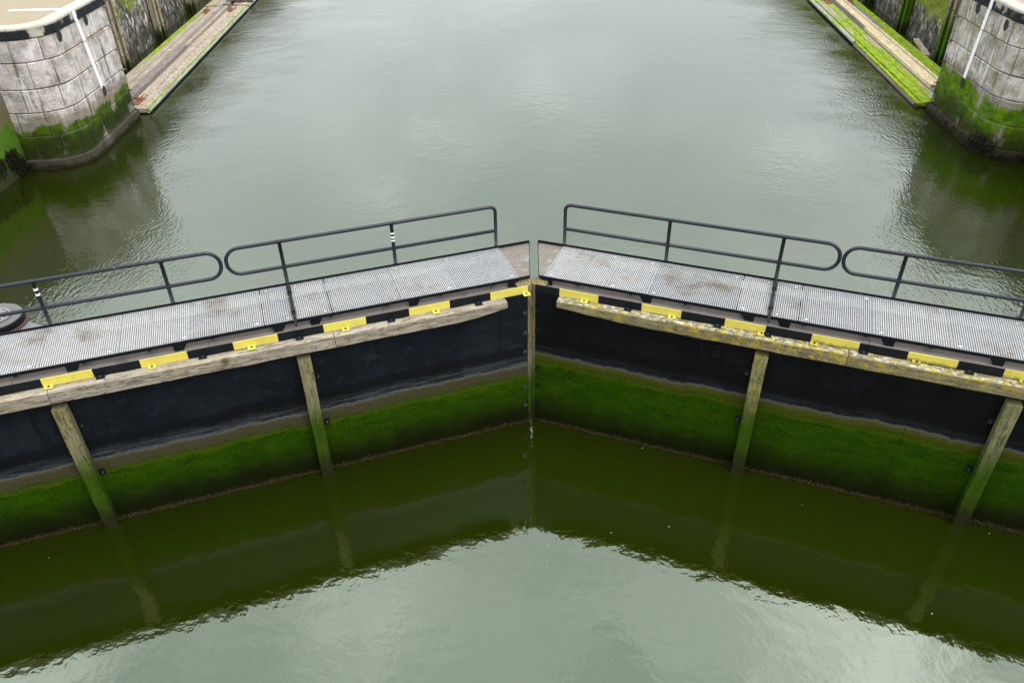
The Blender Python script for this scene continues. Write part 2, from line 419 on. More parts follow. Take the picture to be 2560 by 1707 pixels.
def m_plain(name, c, rough=0.5, var=0.18, metallic=0.0, spec=0.4, wear=None, wear_amt=0.3, bump=0.002, scale=6.0):
    m = NT(name)
    n = m.noise(m.pos, scale, 5, 0.65)
    n2 = m.noise(m.pos, 1.4, 4, 0.6)
    col = m.mix(n, tuple(a * (1 - var) for a in c), tuple(min(1, a * (1 + var)) for a in c))
    if wear:
        col = m.mix(m.math('MULTIPLY', m.step(m.noise(m.pos, scale * 2.2, 5, 0.72), 0.56, 0.70), wear_amt), col, wear)
    col = m.mix(m.math('MULTIPLY', m.step(n2, 0.5, 0.8), 0.25), col, tuple(a * 0.7 for a in c))
    return m.out(col, m.math('MULTIPLY_ADD', n, 0.2, rough - 0.1), m.bump(n, 1.0, bump), metallic, spec)

def m_grating(name='galvanised_grating', brown=0.0):
    m = NT(name)
    n = m.noise(m.pos, 8, 4, 0.6)
    dirt = m.step(m.noise(m.pos, 0.7, 5, 0.65), 0.52, 0.70)
    col = m.mix(n, (0.34, 0.345, 0.345), (0.50, 0.505, 0.51))
    col = m.mix(1.0, col, m.mix(m.rnd, (0.82, 0.83, 0.85), (1.06, 1.05, 1.03)), 'MULTIPLY')
    col = m.mix(m.math('MULTIPLY', dirt, 0.75), col, (0.19, 0.135, 0.085))
    if brown: col = m.mix(m.math('MULTIPLY', m.step(m.noise(m.pos, 1.6, 4, 0.6), 0.34, 0.5), brown), col, (0.20, 0.135, 0.080))
    return m.out(col, 0.5, None, 0.25, 0.5)

def m_deck():
    m = NT('deck_steel')
    n = m.noise(m.pos, 1.3, 5, 0.6); f = m.noise(m.pos, 18, 4, 0.65)
    col = m.mix(n, (0.095, 0.083, 0.075), (0.155, 0.135, 0.122))
    col = m.mix(m.math('MULTIPLY', m.step(n, 0.60, 0.68), 0.6), col, (0.055, 0.052, 0.055))
    col = m.mix(m.math('MULTIPLY', m.step(f, 0.66, 0.74), 0.4), col, (0.30, 0.26, 0.21))
    return m.out(col, 0.8, m.bump(f, 0.5, 0.004), 0, 0.3)

def m_yellow():
    m = NT('yellow_paint')
    n = m.noise(m.pos, 5, 5, 0.6)
    col = m.mix(n, (0.50, 0.42, 0.065), (0.58, 0.50, 0.095))
    d = m.noise(m.vec(m.pos, (2.5, 2.5, 0.6)), 3, 5, 0.7)
    low = m.step(m.math('ADD', m.z, m.math('MULTIPLY', m.math('SUBTRACT', d, 0.5), 0.2)), 3.885, 3.825)
    right = m.step(m.x, 4.0, 5.5)
    col = m.mix(m.math('MULTIPLY', m.math('MULTIPLY', low, right), 0.75), col, (0.13, 0.115, 0.012))
    sp = m.step(m.noise(m.pos, 13, 5, 0.75), 0.64, 0.70)
    col = m.mix(m.math('MULTIPLY', m.step(m.noise(m.pos, 2.3, 6, 0.75), 0.46, 0.72), 0.5), col, (0.30, 0.26, 0.07))
    col = m.mix(m.math('MULTIPLY', sp, 0.6), col, (0.20, 0.12, 0.04))
    return m.out(col, 0.45, None, 0, 0.4)

def m_rail():
    m = NT('rail_paint')
    n = m.noise(m.pos, 7, 4, 0.6)
    col = m.mix(n, (0.0075, 0.0095, 0.0140), (0.0140, 0.0175, 0.0240))
    chip = m.step(m.noise(m.vec(m.pos, (1, 1, 1)), 16, 5, 0.75), 0.63, 0.70)
    left = m.step(m.x, 0.3, -0.5)
    col = m.mix(m.math('MULTIPLY', chip, m.math('MULTIPLY_ADD', left, 0.6, 0.25)), col, (0.20, 0.205, 0.21))
    return m.out(col, 0.38, m.bump(n, 0.5, 0.002), 0, 0.3)

def m_pave(name, c0, c1):
    m = NT(name)
    n = m.noise(m.pos, 1.2, 5, 0.6); f = m.noise(m.pos, 22, 4, 0.7)
    col = m.mix(n, c0, c1)
    col = m.mix(m.math('MULTIPLY', m.step(f, 0.5, 0.75), 0.35), col, tuple(a * 0.6 for a in c0))
    return m.out(col, 0.9, m.bump(f, 0.6, 0.01), 0, 0.2)

def build_materials():
    M = MAT
    M['water'] = m_water()
    M['skin_l'] = m_skin('gate_skin_left', 1.78, (0.0040, 0.0055, 0.0080), (0.042, 0.038, 0.019), 0.7, 0.30)  # stronger light on this leaf is put into its paler, bluer base
    M['skin_r'] = m_skin('gate_skin_right', 2.10, (0.0020, 0.0023, 0.0030), (0.046, 0.047, 0.007), 0.22)  # same black paint, darker base for the leaf turned from the light
    M['beam_l'] = m_timber('fender_timber_left', (0.15, 0.122, 0.090), (0.34, 0.30, 0.240), 'X', lichen=0.14, rot=0.8, white=0.15)
    M['beam_r'] = m_timber('fender_timber_right', (0.105, 0.088, 0.048), (0.225, 0.200, 0.118), 'X', lichen=0.85, white=0.95)
    M['post'] = m_timber('fender_post_timber', (0.082, 0.074, 0.036), (0.205, 0.185, 0.108), 'Z', lichen=0.22, weed_z=(1.4, 2.6), weed=(0.027, 0.058, 0.0010))
    M['post_r'] = m_timber('fender_post_timber_lichen', (0.088, 0.086, 0.038), (0.205, 0.198, 0.105), 'Z', lichen=0.55, weed_z=(1.4, 2.7), weed=(0.027, 0.060, 0.0010))
    M['mitre'] = m_timber('mitre_timber', (0.075, 0.060, 0.030), (0.20, 0.165, 0.10), 'Z', lichen=0.25, weed_z=(1.2, 2.0), weed=(0.03, 0.06, 0.003))
    M['blk'] = m_plain('black_steel', (0.0042, 0.0055, 0.0078), 0.5, 0.25, spec=0.18, wear=(0.05, 0.055, 0.06), wear_amt=0.12)
    M['blk_far'] = m_plain('black_steel_inside', (0.010, 0.011, 0.013), 0.6)
    M['rail'] = m_rail()
    M['yellow'] = m_yellow()
    M['grate'] = m_grating()
    M['grate_brown'] = m_grating('stained_grating', 0.6)
    M['deck'] = m_deck()
    M['bolt'] = m_plain('bolt_steel', (0.030, 0.030, 0.032), 0.45, wear=(0.26, 0.26, 0.25), wear_amt=0.35)
    M['tape'] = m_plain('white_tape', (0.75, 0.74, 0.70), 0.6, wear=(0.15, 0.14, 0.16), wear_amt=0.5, scale=20)
    M['stone_l'] = m_stone('granite_left', False)
    M['stone_r'] = m_stone('granite_right', True)
    M['coping'] = m_coping()
    M['mortar'] = m_plain('mortar', (0.11, 0.095, 0.075), 0.9, wear=(0.40, 0.38, 0.34), wear_amt=0.7, scale=1.2)
    M['white'] = m_plain('white_paint', (0.82, 0.81, 0.80), 0.6, 0.05, wear=(0.5, 0.42, 0.3), wear_amt=0.3)
    M['hole'] = m_plain('iron_and_hole_shade', (0.02, 0.016, 0.012), 0.8)  # dark iron, also the painted shade of holes and slots
    M['rubble'] = m_rubble('rubble_masonry')
    M['rubble_r'] = m_rubble('rubble_masonry_green', True)
    M['chamber'] = m_chamber('chamber_masonry')
    M['sand'] = m_pave('quay_sand', (0.205, 0.172, 0.112), (0.265, 0.225, 0.158))
    M['pave'] = m_pave('quay_concrete', (0.22, 0.18, 0.15), (0.29, 0.245, 0.205))
    M['raft_a'] = m_timber('raft_plank_pale', (0.17, 0.140, 0.105), (0.40, 0.345, 0.28), 'X', lichen=0.12, rot=0.5)
    M['raft_b'] = m_timber('raft_plank_grey', (0.11, 0.092, 0.082), (0.26, 0.225, 0.205), 'X')
    M['raft_c'] = m_timber('raft_plank_new', (0.42, 0.34, 0.20), (0.66, 0.56, 0.38), 'X', lichen=0.25)
    M['moss_full'] = m_moss_wood('mossy_plank', 1.0, (0.15, 0.12, 0.06), (0.27, 0.22, 0.13))
    M['moss_some'] = m_moss_wood('half_mossy_plank', 0.55, (0.20, 0.17, 0.11), (0.34, 0.29, 0.21))
    M['moss_edge'] = m_moss_wood('mossy_log', 0.35, (0.20, 0.20, 0.19), (0.34, 0.35, 0.34))
    M['log_grey'] = m_moss_wood('grey_log', 0.18, (0.17, 0.175, 0.18), (0.30, 0.31, 0.32))
    M['moss_none'] = m_moss_wood('dark_wet_log', 0.12, (0.075, 0.055, 0.05), (0.15, 0.12, 0.11))
    M['rust'] = m_plain('rusty_iron', (0.20, 0.075, 0.030), 0.85, 0.4, wear=(0.05, 0.025, 0.02), wear_amt=0.7)
    M['rust_dark'] = m_plain('dark_rust', (0.065, 0.036, 0.028), 0.85, 0.4)
    M['guide'] = m_timber('guide_timber', (0.17, 0.14, 0.09), (0.37, 0.32, 0.23), 'Z', weed_z=(0.4, 1.0), weed=(0.05, 0.09, 0.004))
    M['guide_r'] = m_timber('guide_timber_green', (0.15, 0.125, 0.07), (0.33, 0.29, 0.19), 'Z', weed_z=(1.6, 3.6), weed=(0.045, 0.10, 0.003))
    M['guide_web'] = m_plain('guide_web_dark', (0.018, 0.017, 0.010), 0.8)
    M['weed'] = m_plain('bladder_weed', (0.0045, 0.0042, 0.0012), 0.5, 0.6, spec=0.12, wear=(0.030, 0.025, 0.006), wear_amt=0.5)
    M['shell'] = m_plain('barnacle', (0.022, 0.015, 0.006), 0.8, 0.6, spec=0.08, wear=(0.27, 0.225, 0.115), wear_amt=0.8, scale=30)
    M['silt'] = m_plain('barnacle_crust', (0.009, 0.006, 0.002), 0.9, 0.5, spec=0.05)
    M['foam'] = m_plain('foam', (0.80, 0.82, 0.82), 0.7, 0.1)
    M['grass'] = m_plain('dry_grass', (0.30, 0.20, 0.06), 0.8, 0.4)
    M['grey'] = m_plain('grey_paint', (0.145, 0.138, 0.142), 0.6, 0.15, wear=(0.16, 0.10, 0.06), wear_amt=0.4)
    M['grey_dark'] = m_plain('dark_grey_paint', (0.085, 0.082, 0.085), 0.6, 0.15, wear=(0.16, 0.10, 0.06), wear_amt=0.4)
    M['leaf'] = m_plain('yellow_leaf', (0.62, 0.45, 0.10), 0.7)
build_materials()

# ------------------------------------------------------------------ mesh helpers
def tag(o, label=None, cat=None, group=None, kind=None):
    if label: o['label'] = label
    if cat: o['category'] = cat
    if group: o['group'] = group
    if kind: o['kind'] = kind
    return o

def empty(name, loc=(0, 0, 0), rz=0.0, **kw):
    o = bpy.data.objects.new(name, None)
    o.empty_display_size = 0.2
    COL.objects.link(o)
    o.location = loc
    o.rotation_euler = (0, 0, rz)
    return tag(o, **kw)

def mesh_obj(name, verts, faces, mat, parent=None, smooth=False, **kw):
    me = bpy.data.meshes.new(name)
    me.from_pydata([tuple(v) for v in verts], [], faces)
    me.validate()
    me.update()
    if smooth:
        me.polygons.foreach_set('use_smooth', [True] * len(me.polygons))
    me.materials.append(MAT[mat] if isinstance(mat, str) else mat)
    o = bpy.data.objects.new(name, me)
    COL.objects.link(o)
    if parent is not None: o.parent = parent
    return tag(o, **kw)

def link_copy(name, me, parent, loc, rot=(0, 0, 0), scale=(1, 1, 1)):
    o = bpy.data.objects.new(name, me)
    COL.objects.link(o)
    o.parent = parent
    o.location = loc
    o.rotation_euler = rot
    o.scale = scale
    return o

class MB:
    def __init__(self):
        self.v = []; self.f = []
    def box(self, x0, x1, y0, y1, z0, z1):
        x0, x1 = sorted((x0, x1)); y0, y1 = sorted((y0, y1)); z0, z1 = sorted((z0, z1))
        b = len(self.v)
        self.v += [(x0, y0, z0), (x1, y0, z0), (x1, y1, z0), (x0, y1, z0), (x0, y0, z1), (x1, y0, z1), (x1, y1, z1), (x0, y1, z1)]
        self.f += [(b + 3, b + 2, b + 1, b), (b + 4, b + 5, b + 6, b + 7), (b, b + 1, b + 5, b + 4), (b + 1, b + 2, b + 6, b + 5), (b + 2, b + 3, b + 7, b + 6), (b + 3, b, b + 4, b + 7)]
        return self
    def prism(self, poly, z0, z1):
        """poly: counter-clockwise plan outline"""
        a = sum(poly[i][0] * poly[(i + 1) % len(poly)][1] - poly[(i + 1) % len(poly)][0] * poly[i][1] for i in range(len(poly)))
        if a < 0: poly = poly[::-1]
        b = len(self.v); n = len(poly)
        self.v += [(x, y, z0) for x, y in poly] + [(x, y, z1) for x, y in poly]
        self.f.append(tuple(b + i for i in range(n))[::-1])
        self.f.append(tuple(b + n + i for i in range(n)))
        for i in range(n):
            j = (i + 1) % n
            self.f.append((b + i, b + j, b + n + j, b + n + i))
        return self
    def tube(self, pts, r, seg=10, closed=False, caps=True):
        pts = [Vector(p) for p in pts]
        n = len(pts); b = len(self.v)
        up = Vector((0, 0, 1))
        for i, p in enumerate(pts):
            if closed: d = pts[(i + 1) % n] - pts[i - 1]
            else: d = pts[min(i + 1, n - 1)] - pts[max(i - 1, 0)]
            d.normalize()
            a = Vector((d.y, -d.x, 0))
            ref = Vector((0, 1, 0)) if abs(d.y) < 0.9 else Vector((1, 0, 0))
            a = d.cross(ref).normalized(); c = d.cross(a).normalized()
            for k in range(seg):
                t = 2 * math.pi * k / seg
                self.v.append(tuple(p + a * (math.cos(t) * r) + c * (math.sin(t) * r)))
        for i in range(n if closed else n - 1):
            j = (i + 1) % n
            for k in range(seg):
                l = (k + 1) % seg
                self.f.append((b + i * seg + k, b + i * seg + l, b + j * seg + l, b + j * seg + k))
        if caps and not closed:
            self.f.append(tuple(b + k for k in range(seg)))
            self.f.append(tuple(b + (n - 1) * seg + k for k in range(seg))[::-1])
        return self
    def build(self, name, mat, parent=None, smooth=False, **kw):
        return mesh_obj(name, self.v, self.f, mat, parent, smooth, **kw)

def arc_corner(a, b, c, r, n=6):
    """points that round the corner a-b-c with radius r"""
    a, b, c = Vector(a), Vector(b), Vector(c)
    u, v = (a - b).normalized(), (c - b).normalized()
    ang = u.angle(v)
    d = r / math.tan(ang / 2)
    cen = b + (u + v).normalized() * (r / math.sin(ang / 2))
    p0, p1 = b + u * d, b + v * d
    e0, e1 = p0 - cen, p1 - cen
    tot = e0.angle(e1); out = []
    for k in range(n + 1):
        t = k / n
        out.append(cen + (e0 * math.sin((1 - t) * tot) + e1 * math.sin(t * tot)) / math.sin(tot))
    return out

def timber_mesh(length, w, h, seed, bev=0.02, jit=0.006, seg=0.35, chamfer=None, notch=0.0):
    """a worn squared timber along +X, from 0 to length; Y 0..w, Z 0..h, edges rounded and uneven"""
    rnd = random.Random(seed)
    prof = []
    for (cy, cz, a0) in ((w - bev, h - bev, 0), (bev, h - bev, 90), (bev, bev, 180), (w - bev, bev, 270)):
        for k in range(3):
            t = math.radians(a0 + 45 * k)
            prof.append((cy + bev * math.cos(t), cz + bev * math.sin(t)))
    n = max(2, int(length / seg)); P = len(prof)
    v = []; f = []
    for i in range(n + 1):
        x = length * i / n
        bite = 0.0
        if notch: bite = max(0, mnoise.noise(Vector((x * 0.9, seed * 3.1, 0))) - 0.25) * notch
        for k, (y, z) in enumerate(prof):
            q = Vector((x * 2.1, y * 7 + seed, z * 7))
            dy = mnoise.noise(q) * jit; dz = mnoise.noise(q + Vector((9, 9, 9))) * jit
            zz = z
            if chamfer and z < h * 0.5:
                c0, ch = chamfer
                if x < c0: zz = z + ch * (1 - x / c0)
            if k in (0, 1, 2, 3): zz -= bite * (1.0 if k < 2 else 0.4)
            v.append((x, y + dy, zz + dz))
    for i in range(n):
        for k in range(P):
            l = (k + 1) % P
            f.append((i * P + k, i * P + l, (i + 1) * P + l, (i + 1) * P + k))
    f.append(tuple(range(P))[::-1]); f.append(tuple(n * P + k for k in range(P)))
    f = [tuple(reversed(t)) for t in f]
    return v, f

def timber(name, mat, parent, length, w, h, seed, loc, rot=(0, 0, 0), **k):
    kw = {a: k.pop(a) for a in list(k) if a in ('label', 'kind')}
    v, f = timber_mesh(length, w, h, seed, **k)
    o = mesh_obj(name, v, f, mat, parent, False, **kw)
    o.location = loc; o.rotation_euler = rot
    return o

# ------------------------------------------------------------------ setting: water and quays
HK = 3.993                     # top of the kick plates above the water
ANG = 0.3444                   # mitre angle of each leaf

mesh_obj('water', [(-26.6, -160, 0), (26.6, -160, 0), (26.6, 900, 0), (-26.6, 900, 0)], [(0, 1, 2, 3)], 'water', kind='structure',
         label='calm murky green lock water reflecting an overcast sky')

def wall_x(y):
    return 23.45 + 0.1 * (min(y, 58) - 30)

def pier_path(off=0.0, step=0.12):
    """plan outline of a pier face (left-hand one), with outward offset; returns points and running length"""
    P = []
    def add(x, y, nx, ny): P.append((x + nx * off, y + ny * off))
    n = 10
    for i in range(n): add(-21.9 + 1.25 * i / n, 16.2, 0, -1)
    n = 24
    for i in range(n):
        a = math.radians(-90 + 90 * i / n)
        add(-20.65 + 1.6 * math.cos(a), 17.8 + 1.6 * math.sin(a), math.cos(a), math.sin(a))
    n = 34
    for i in range(n + 1): add(-19.05 - 0.25 * i / n, 17.8 + 4.95 * i / n, 0.9987, 0.05)
    n = 20
    for i in range(1, n + 1): add(-19.3 - 3.5 * i / n, 22.75 + (off if i < 1 else 0), 0, 1)
    U = [0.0]
    for a, b in zip(P, P[1:]): U.append(U[-1] + math.hypot(b[0] - a[0], b[1] - a[1]))
    return P, U

def sample(P, U, u):
    u = max(0, min(U[-1], u))
    for i in range(len(U) - 1):
        if U[i + 1] >= u:
            t = (u - U[i]) / max(1e-9, U[i + 1] - U[i])
            return (P[i][0] + (P[i + 1][0] - P[i][0]) * t, P[i][1] + (P[i + 1][1] - P[i][1]) * t)
    return P[-1]

def face_frame(P, U, u):
    a = sample(P, U, u - 0.03); b = sample(P, U, u + 0.03)
    d = Vector((b[0] - a[0], b[1] - a[1], 0)).normalized()
    return Vector((*sample(P, U, u), 0)), d, Vector((d.y, -d.x, 0))

def grid_wall(name, mat, parent, line, z0, z1, nu, nv, amp, freq, seed, flip=False, kind=None):
    """rough wall face: line(t)->(x,y,nx,ny) plan, displaced by noise"""
    v = []; f = []
    for i in range(nu + 1):
        x, y, nx, ny = line(i / nu)
        for j in range(nv + 1):
            z = z0 + (z1 - z0) * j / nv
            q = Vector((y * freq + seed, z * freq * 0.6, x * freq))
            d = (mnoise.noise(q) * 0.6 + mnoise.noise(q * 2.3) * 0.4) * amp if j < nv else 0
            v.append((x + nx * d, y + ny * d, z))
    for i in range(nu):
        for j in range(nv):
            a, b = i * (nv + 1) + j, (i + 1) * (nv + 1) + j
            q = (a, b, b + 1, a + 1)
            f.append(q[::-1] if flip else q)
    return mesh_obj(name, v, f, mat, parent, True, kind=kind)

def weed_clump(mb, base, normal, along, h, n, rnd, w=0.5):
    """hanging straps of seaweed"""
    for _ in range(n):
        p = base + along * rnd.uniform(-w, w) + Vector((0, 0, rnd.uniform(-0.1, 0.25) * h)) + normal * 0.02
        L = h * rnd.uniform(0.35, 0.9); wd = rnd.uniform(0.018, 0.045); sw = rnd.uniform(-0.12, 0.12)
        b = len(mb.v); K = 4
        for k in range(K + 1):
            t = k / K
            c = p + normal * (0.03 + 0.10 * math.sin(t * 2.2) * rnd.uniform(0.6, 1.2)) + along * (sw * t * t + rnd.uniform(-.015, .015)) - Vector((0, 0, L * t))
            ww = wd * (1 - 0.7 * t)
            mb.v.append(tuple(c - along * ww)); mb.v.append(tuple(c + along * ww + normal * rnd.uniform(-.02, .03)))
        for k in range(K):
            mb.f.append((b + 2 * k, b + 2 * k + 1, b + 2 * k + 3, b + 2 * k + 2))

def build_side(sg):
    """sg=-1 left quay, +1 right quay"""
    left = sg < 0
    rnd = random.Random(11 if left else 23)
    mx = lambda pt: (pt[0] if left else -pt[0], pt[1])
    word = 'left' if left else 'right'
    stone = 'stone_l' if left else 'stone_r'
    # ground behind the walls
    xs = sg
    outline = [(xs * 22.4, -160), (xs * 22.4, 16.6), (xs * 22.0, 22.9), (xs * (wall_x(22.9) + .25), 22.95), (xs * (wall_x(58) + .25), 58), (xs * (wall_x(58) + .25), 900), (xs * 900, 900), (xs * 900, -160)]
    MB().prism(outline, 5.2, 5.70).build('quay_paving', 'sand' if left else 'pave', None, kind='structure',
        label='sandy quay surface behind the left wall' if left else 'pale concrete quay surface behind the right wall')
    # ---------------- pier
    pier = empty('stone_pier', (sg * 20.6, 19.3, 0), label=('rounded granite lock pier with flaking black coping at upper left' if left else 'mossy rounded granite lock pier with blue paint specks at upper right'), cat='pier', group='granite piers of the inner lock chamber')
    def local(v): return [(x - sg * 20.6, y - 19.3, z) for x, y, z in v]
    def block(name, off, u0, u1, z0, z1, mat, depth=0.34, bull=0.0, dz=0.0):
        P, U = pier_path(off)
        nseg = max(2, int((u1 - u0) / 0.22))
        outer = [sample(P, U, u0 + (u1 - u0) * i / nseg) for i in range(nseg + 1)]
        Pi, Ui = pier_path(off - depth)
        inner = []
        for i in range(nseg + 1):
            o, d, nn = face_frame(P, U, u0 + (u1 - u0) * i / nseg)
            inner.append((o.x - nn.x * depth, o.y - nn.y * depth))
        bv = 0.034
        # rings across the block profile: inner-bottom, outer-bottom(bevelled), outer-top, inner-top
        prof = [(1, z0, 0), (0, z0, bv), (0, z0 + bv, 0), (0, (z0 + z1) / 2, -0.0), (0, z1 - bv, 0), (0, z1, bv), (1, z1, 0)]
        if bull:
            prof = [(1, z0, 0), (0, z0, bv), (0, z0 + bv, 0), (0, z1 - bull, 0)] + [(0, z1 - bull + bull * math.sin(t), bull * (1 - math.cos(t))) for t in (0.5, 1.0, 1.3, 1.57)] + [(1, z1, 0)]
        K = len(prof); v = []; f = []
        ends = [0] + list(range(nseg + 1)) + [nseg]
        for e, i in enumerate(ends):
            o, d, nn = face_frame(P, U, u0 + (u1 - u0) * i / nseg)
            endcap = e in (0, len(ends) - 1)
            for (inn, z, ins) in prof:
                if inn: x, y = inner[i]
                else:
                    jt = mnoise.noise(Vector((outer[i][0] * 2.3, outer[i][1] * 2.3, z * 2.3))) * 0.022 + mnoise.noise(Vector((outer[i][0] * 7.1, outer[i][1] * 7.1, z * 7.1))) * 0.014
                    q = ins - jt + (0.02 if endcap else 0)
                    x, y = outer[i][0] - nn.x * q, outer[i][1] - nn.y * q
                    if not endcap and e in (1,): x += d.x * bv; y += d.y * bv
                    if not endcap and e in (len(ends) - 2,): x -= d.x * bv; y -= d.y * bv
                x, y = mx((x, y))
                v.append((x, y, z))
        for e in range(len(ends) - 1):
            for k in range(K - 1):
                q = (e * K + k, (e + 1) * K + k, (e + 1) * K + k + 1, e * K + k + 1)
                f.append(q if left else q[::-1])
        f.append(tuple(range(K))[::-1] if not left else tuple(range(K)))
        f.append(tuple((len(ends) - 1) * K + k for k in range(K)) if not left else tuple((len(ends) - 1) * K + k for k in range(K))[::-1])
        return mesh_obj(name, local(v), f, mat, pier, False)
    courses = [(0.42, 1.40), (1.40, 2.40), (2.40, 3.35), (3.35, 4.40), (4.40, 5.27)]
    total = pier_path(-0.1)[1][-1]
    firsts = [[0.0, 1.1, 2.2, 3.6, 5.0, 6.3, 7.4], [0.0, 0.7, 1.95, 3.1, 4.5, 5.7, 7.1], [0.0, 1.27, 2.75, 3.9, 5.2, 6.5, 7.6], [0.0, 0.5, 1.87, 2.84, 4.1, 5.35, 6.6, 7.7], [0.0, 0.95, 2.6, 3.35, 4.66, 5.95, 7.2]]
    if not left: firsts = [[a + (0.17 * ((k * 7 + c) % 3) if a > 0 else 0) for k, a in enumerate(row)] for c, row in enumerate(firsts)]
    for c, (z0, z1) in enumerate(courses):
        us = firsts[c] + [8.85, 10.2, total]
        for a, b in zip(us, us[1:]):
            block('stone_block', -0.1 + rnd.uniform(-0.012, 0.012), a + 0.013, b - 0.013, z0 + 0.011, z1 - 0.011, stone)
    tp = pier_path(0.02)[1][-1]
    us = [0, 1.4, 2.9, 4.3, 5.8, 7.2, 8.8, 10.3, tp]
    for a, b in zip(us, us[1:]):
        block('plinth_block', 0.02, a + 0.005, b - 0.005, -1.2, 0.42, stone, depth=0.5)
    tcp = pier_path(-0.05)[1][-1]
    us = [0, 1.6, 3.42, 4.9, 6.2, 7.5, 8.8, 10.3, tcp] if left else [0, 1.3, 3.0, 4.74, 6.3, 7.6, 8.8, 10.3, tcp]
    for a, b in zip(us, us[1:]):
        block('coping_stone', -0.05, a + 0.005, b - 0.005, 5.277, 5.75, 'coping', depth=0.55, bull=0.09)
    # mortar core and paved top
    P, U = pier_path(-0.135)
    core = [mx(p) for p in P] + [(sg * 22.8, 17.0)]
    core = [(x - sg * 20.6, y - 19.3) for x, y in core]
    MB().prism(core, -1.2, 5.60).build('mortar_core', 'mortar', pier)
    P, U = pier_path(-0.55)
    capo = [mx(p) for p in P[:-6]] + [(sg * 22.6, 22.2), (sg * 22.6, 16.75)]
    capo = [(x - sg * 20.6, y - 19.3) for x, y in capo]
    MB().prism(capo, 5.604, 5.735).build('pier_paving', 'sand' if left else 'pave', pier)
    # white painted marking: along the top, over the coping, down the face to an iron hole
    u_b, u_t = (5.82, 5.36) if left else (5.99, 5.68)
    P, U = pier_path(-0.1); Pc, Uc = pier_path(-0.05)
    def pt(u, z, out, cop=False):
        o, d, nn = face_frame(Pc if cop else P, Uc if cop else U, u)
        q = o + nn * out
        return (*mx((q.x, q.y)), z), d
    rail = []
    for z in [2.30, 3.0, 3.6, 4.385]:
        u = u_b + (u_t - u_b) * (z - 2.3) / 3.4
        rail.append((u, z, 0.028, False))
    seg1 = rail
    seg2 = [(u_b + (u_t - u_b) * (z - 2.3) / 3.4, z, 0.028, False) for z in (4.415, 4.85, 5.26)]
    seg3 = [(u_t + 0.03, 5.285, 0.012, True), (u_t + 0.02, 5.64, 0.012, True), (u_t, 5.70, -0.005, True), (u_t, 5.745, -0.05, True), (u_t, 5.763, -0.12, True), (u_t, 5.763, -1.2, True), (u_t, 5.763, -2.6, True)]
    for seg in (seg1, seg2, seg3):
        v = []; f = []
        for (u, z, out, cop) in seg:
            for s2 in (-1, 1):
                for th in (0, -0.02):
                    (x, y, zz), d = pt(u + s2 * 0.125, z, out + th, cop)
                    if out < -0.1: zz += th
                    v.append((x, y, zz))
        for i in range(len(seg) - 1):
            b = i * 4
            for q in ((0, 4, 6, 2), (1, 3, 7, 5), (0, 1, 5, 4), (2, 6, 7, 3)):
                f.append(tuple(b + k for k in q))
        f.append((0, 2, 3, 1)); e = (len(seg) - 1) * 4; f.append((e, e + 1, e + 3, e + 2))
        mesh_obj('white_stripe', local(v), f, 'white', pier, False)
    # iron rings, each with a dark disc painted in as the hole's shade
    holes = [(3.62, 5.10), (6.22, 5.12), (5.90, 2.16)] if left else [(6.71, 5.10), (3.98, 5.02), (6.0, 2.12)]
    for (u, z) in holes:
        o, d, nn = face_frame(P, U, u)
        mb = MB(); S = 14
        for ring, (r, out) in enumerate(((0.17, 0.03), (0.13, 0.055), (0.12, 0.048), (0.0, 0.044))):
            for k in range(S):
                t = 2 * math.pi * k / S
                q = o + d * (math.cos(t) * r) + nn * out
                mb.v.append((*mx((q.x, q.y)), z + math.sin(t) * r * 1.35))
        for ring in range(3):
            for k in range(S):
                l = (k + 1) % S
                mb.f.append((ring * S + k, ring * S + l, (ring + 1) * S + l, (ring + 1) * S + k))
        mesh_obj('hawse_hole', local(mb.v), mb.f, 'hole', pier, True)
    # dry grass in the open joint under the top course
    mb = MB()
    for _ in range(150 if left else 60):
        u = rnd.choice([rnd.uniform(3.4, 7.6), rnd.uniform(4.5, 7.8)]) if left else rnd.uniform(4.0, 8)
        o, d, nn = face_frame(P, U, u)
        b0 = o + nn * 0.01
        n2 = nn * rnd.uniform(0.03, 0.08) + d * rnd.uniform(-0.06, 0.06)
        h = rnd.uniform(-0.10, 0.03)
        pts = [b0 - d * 0.015, b0 + d * 0.015, b0 + n2]
        b = len(mb.v)
        for k, q in enumerate(pts): mb.v.append((*mx((q.x, q.y)), 4.40 + (h if k == 2 else rnd.uniform(-.01, .02))))
        mb.f.append((b, b + 1, b + 2))
    for (u, z) in ([(0.62, 4.45)] if left else []):
        for _ in range(50):
            o, d, nn = face_frame(P, U, u + rnd.uniform(-.06, .06))
            b0 = o + nn * 0.02; b = len(mb.v)
            for k, q in enumerate((b0 - d * .01, b0 + d * .01, b0 + nn * rnd.uniform(.05, .12) + d * rnd.uniform(-.1, .1))):
                mb.v.append((*mx((q.x, q.y)), z + (rnd.uniform(-.35, -.1) if k == 2 else 0)))
            mb.f.append((b, b + 1, b + 2))
    mesh_obj('joint_grass', local(mb.v), mb.f, 'grass', pier, kind='stuff')
    # seaweed and barnacles at the water's edge
    mb = MB(); Pp, Up = pier_path(0.02)
    spots = [(0.6, 0.35, 8)] if left else [(3.2, 0.75, 55), (2.8, 0.6, 45), (3.55, 0.6, 35), (4.3, 0.45, 10), (5.6, 0.42, 10), (6.4, 0.4, 8), (2.2, 0.3, 20), (1.5, 0.3, 16)]
    for (u, h, n) in spots:
        o, d, nn = face_frame(Pp, Up, u)
        q = Vector((*mx((o.x, o.y)), h)); nx = Vector((nn.x * (1 if left else -1), nn.y, 0)); dx = Vector((d.x * (1 if left else -1), d.y, 0))
        weed_clump(mb, q, nx, dx, h * 0.9, n, rnd, 0.28)
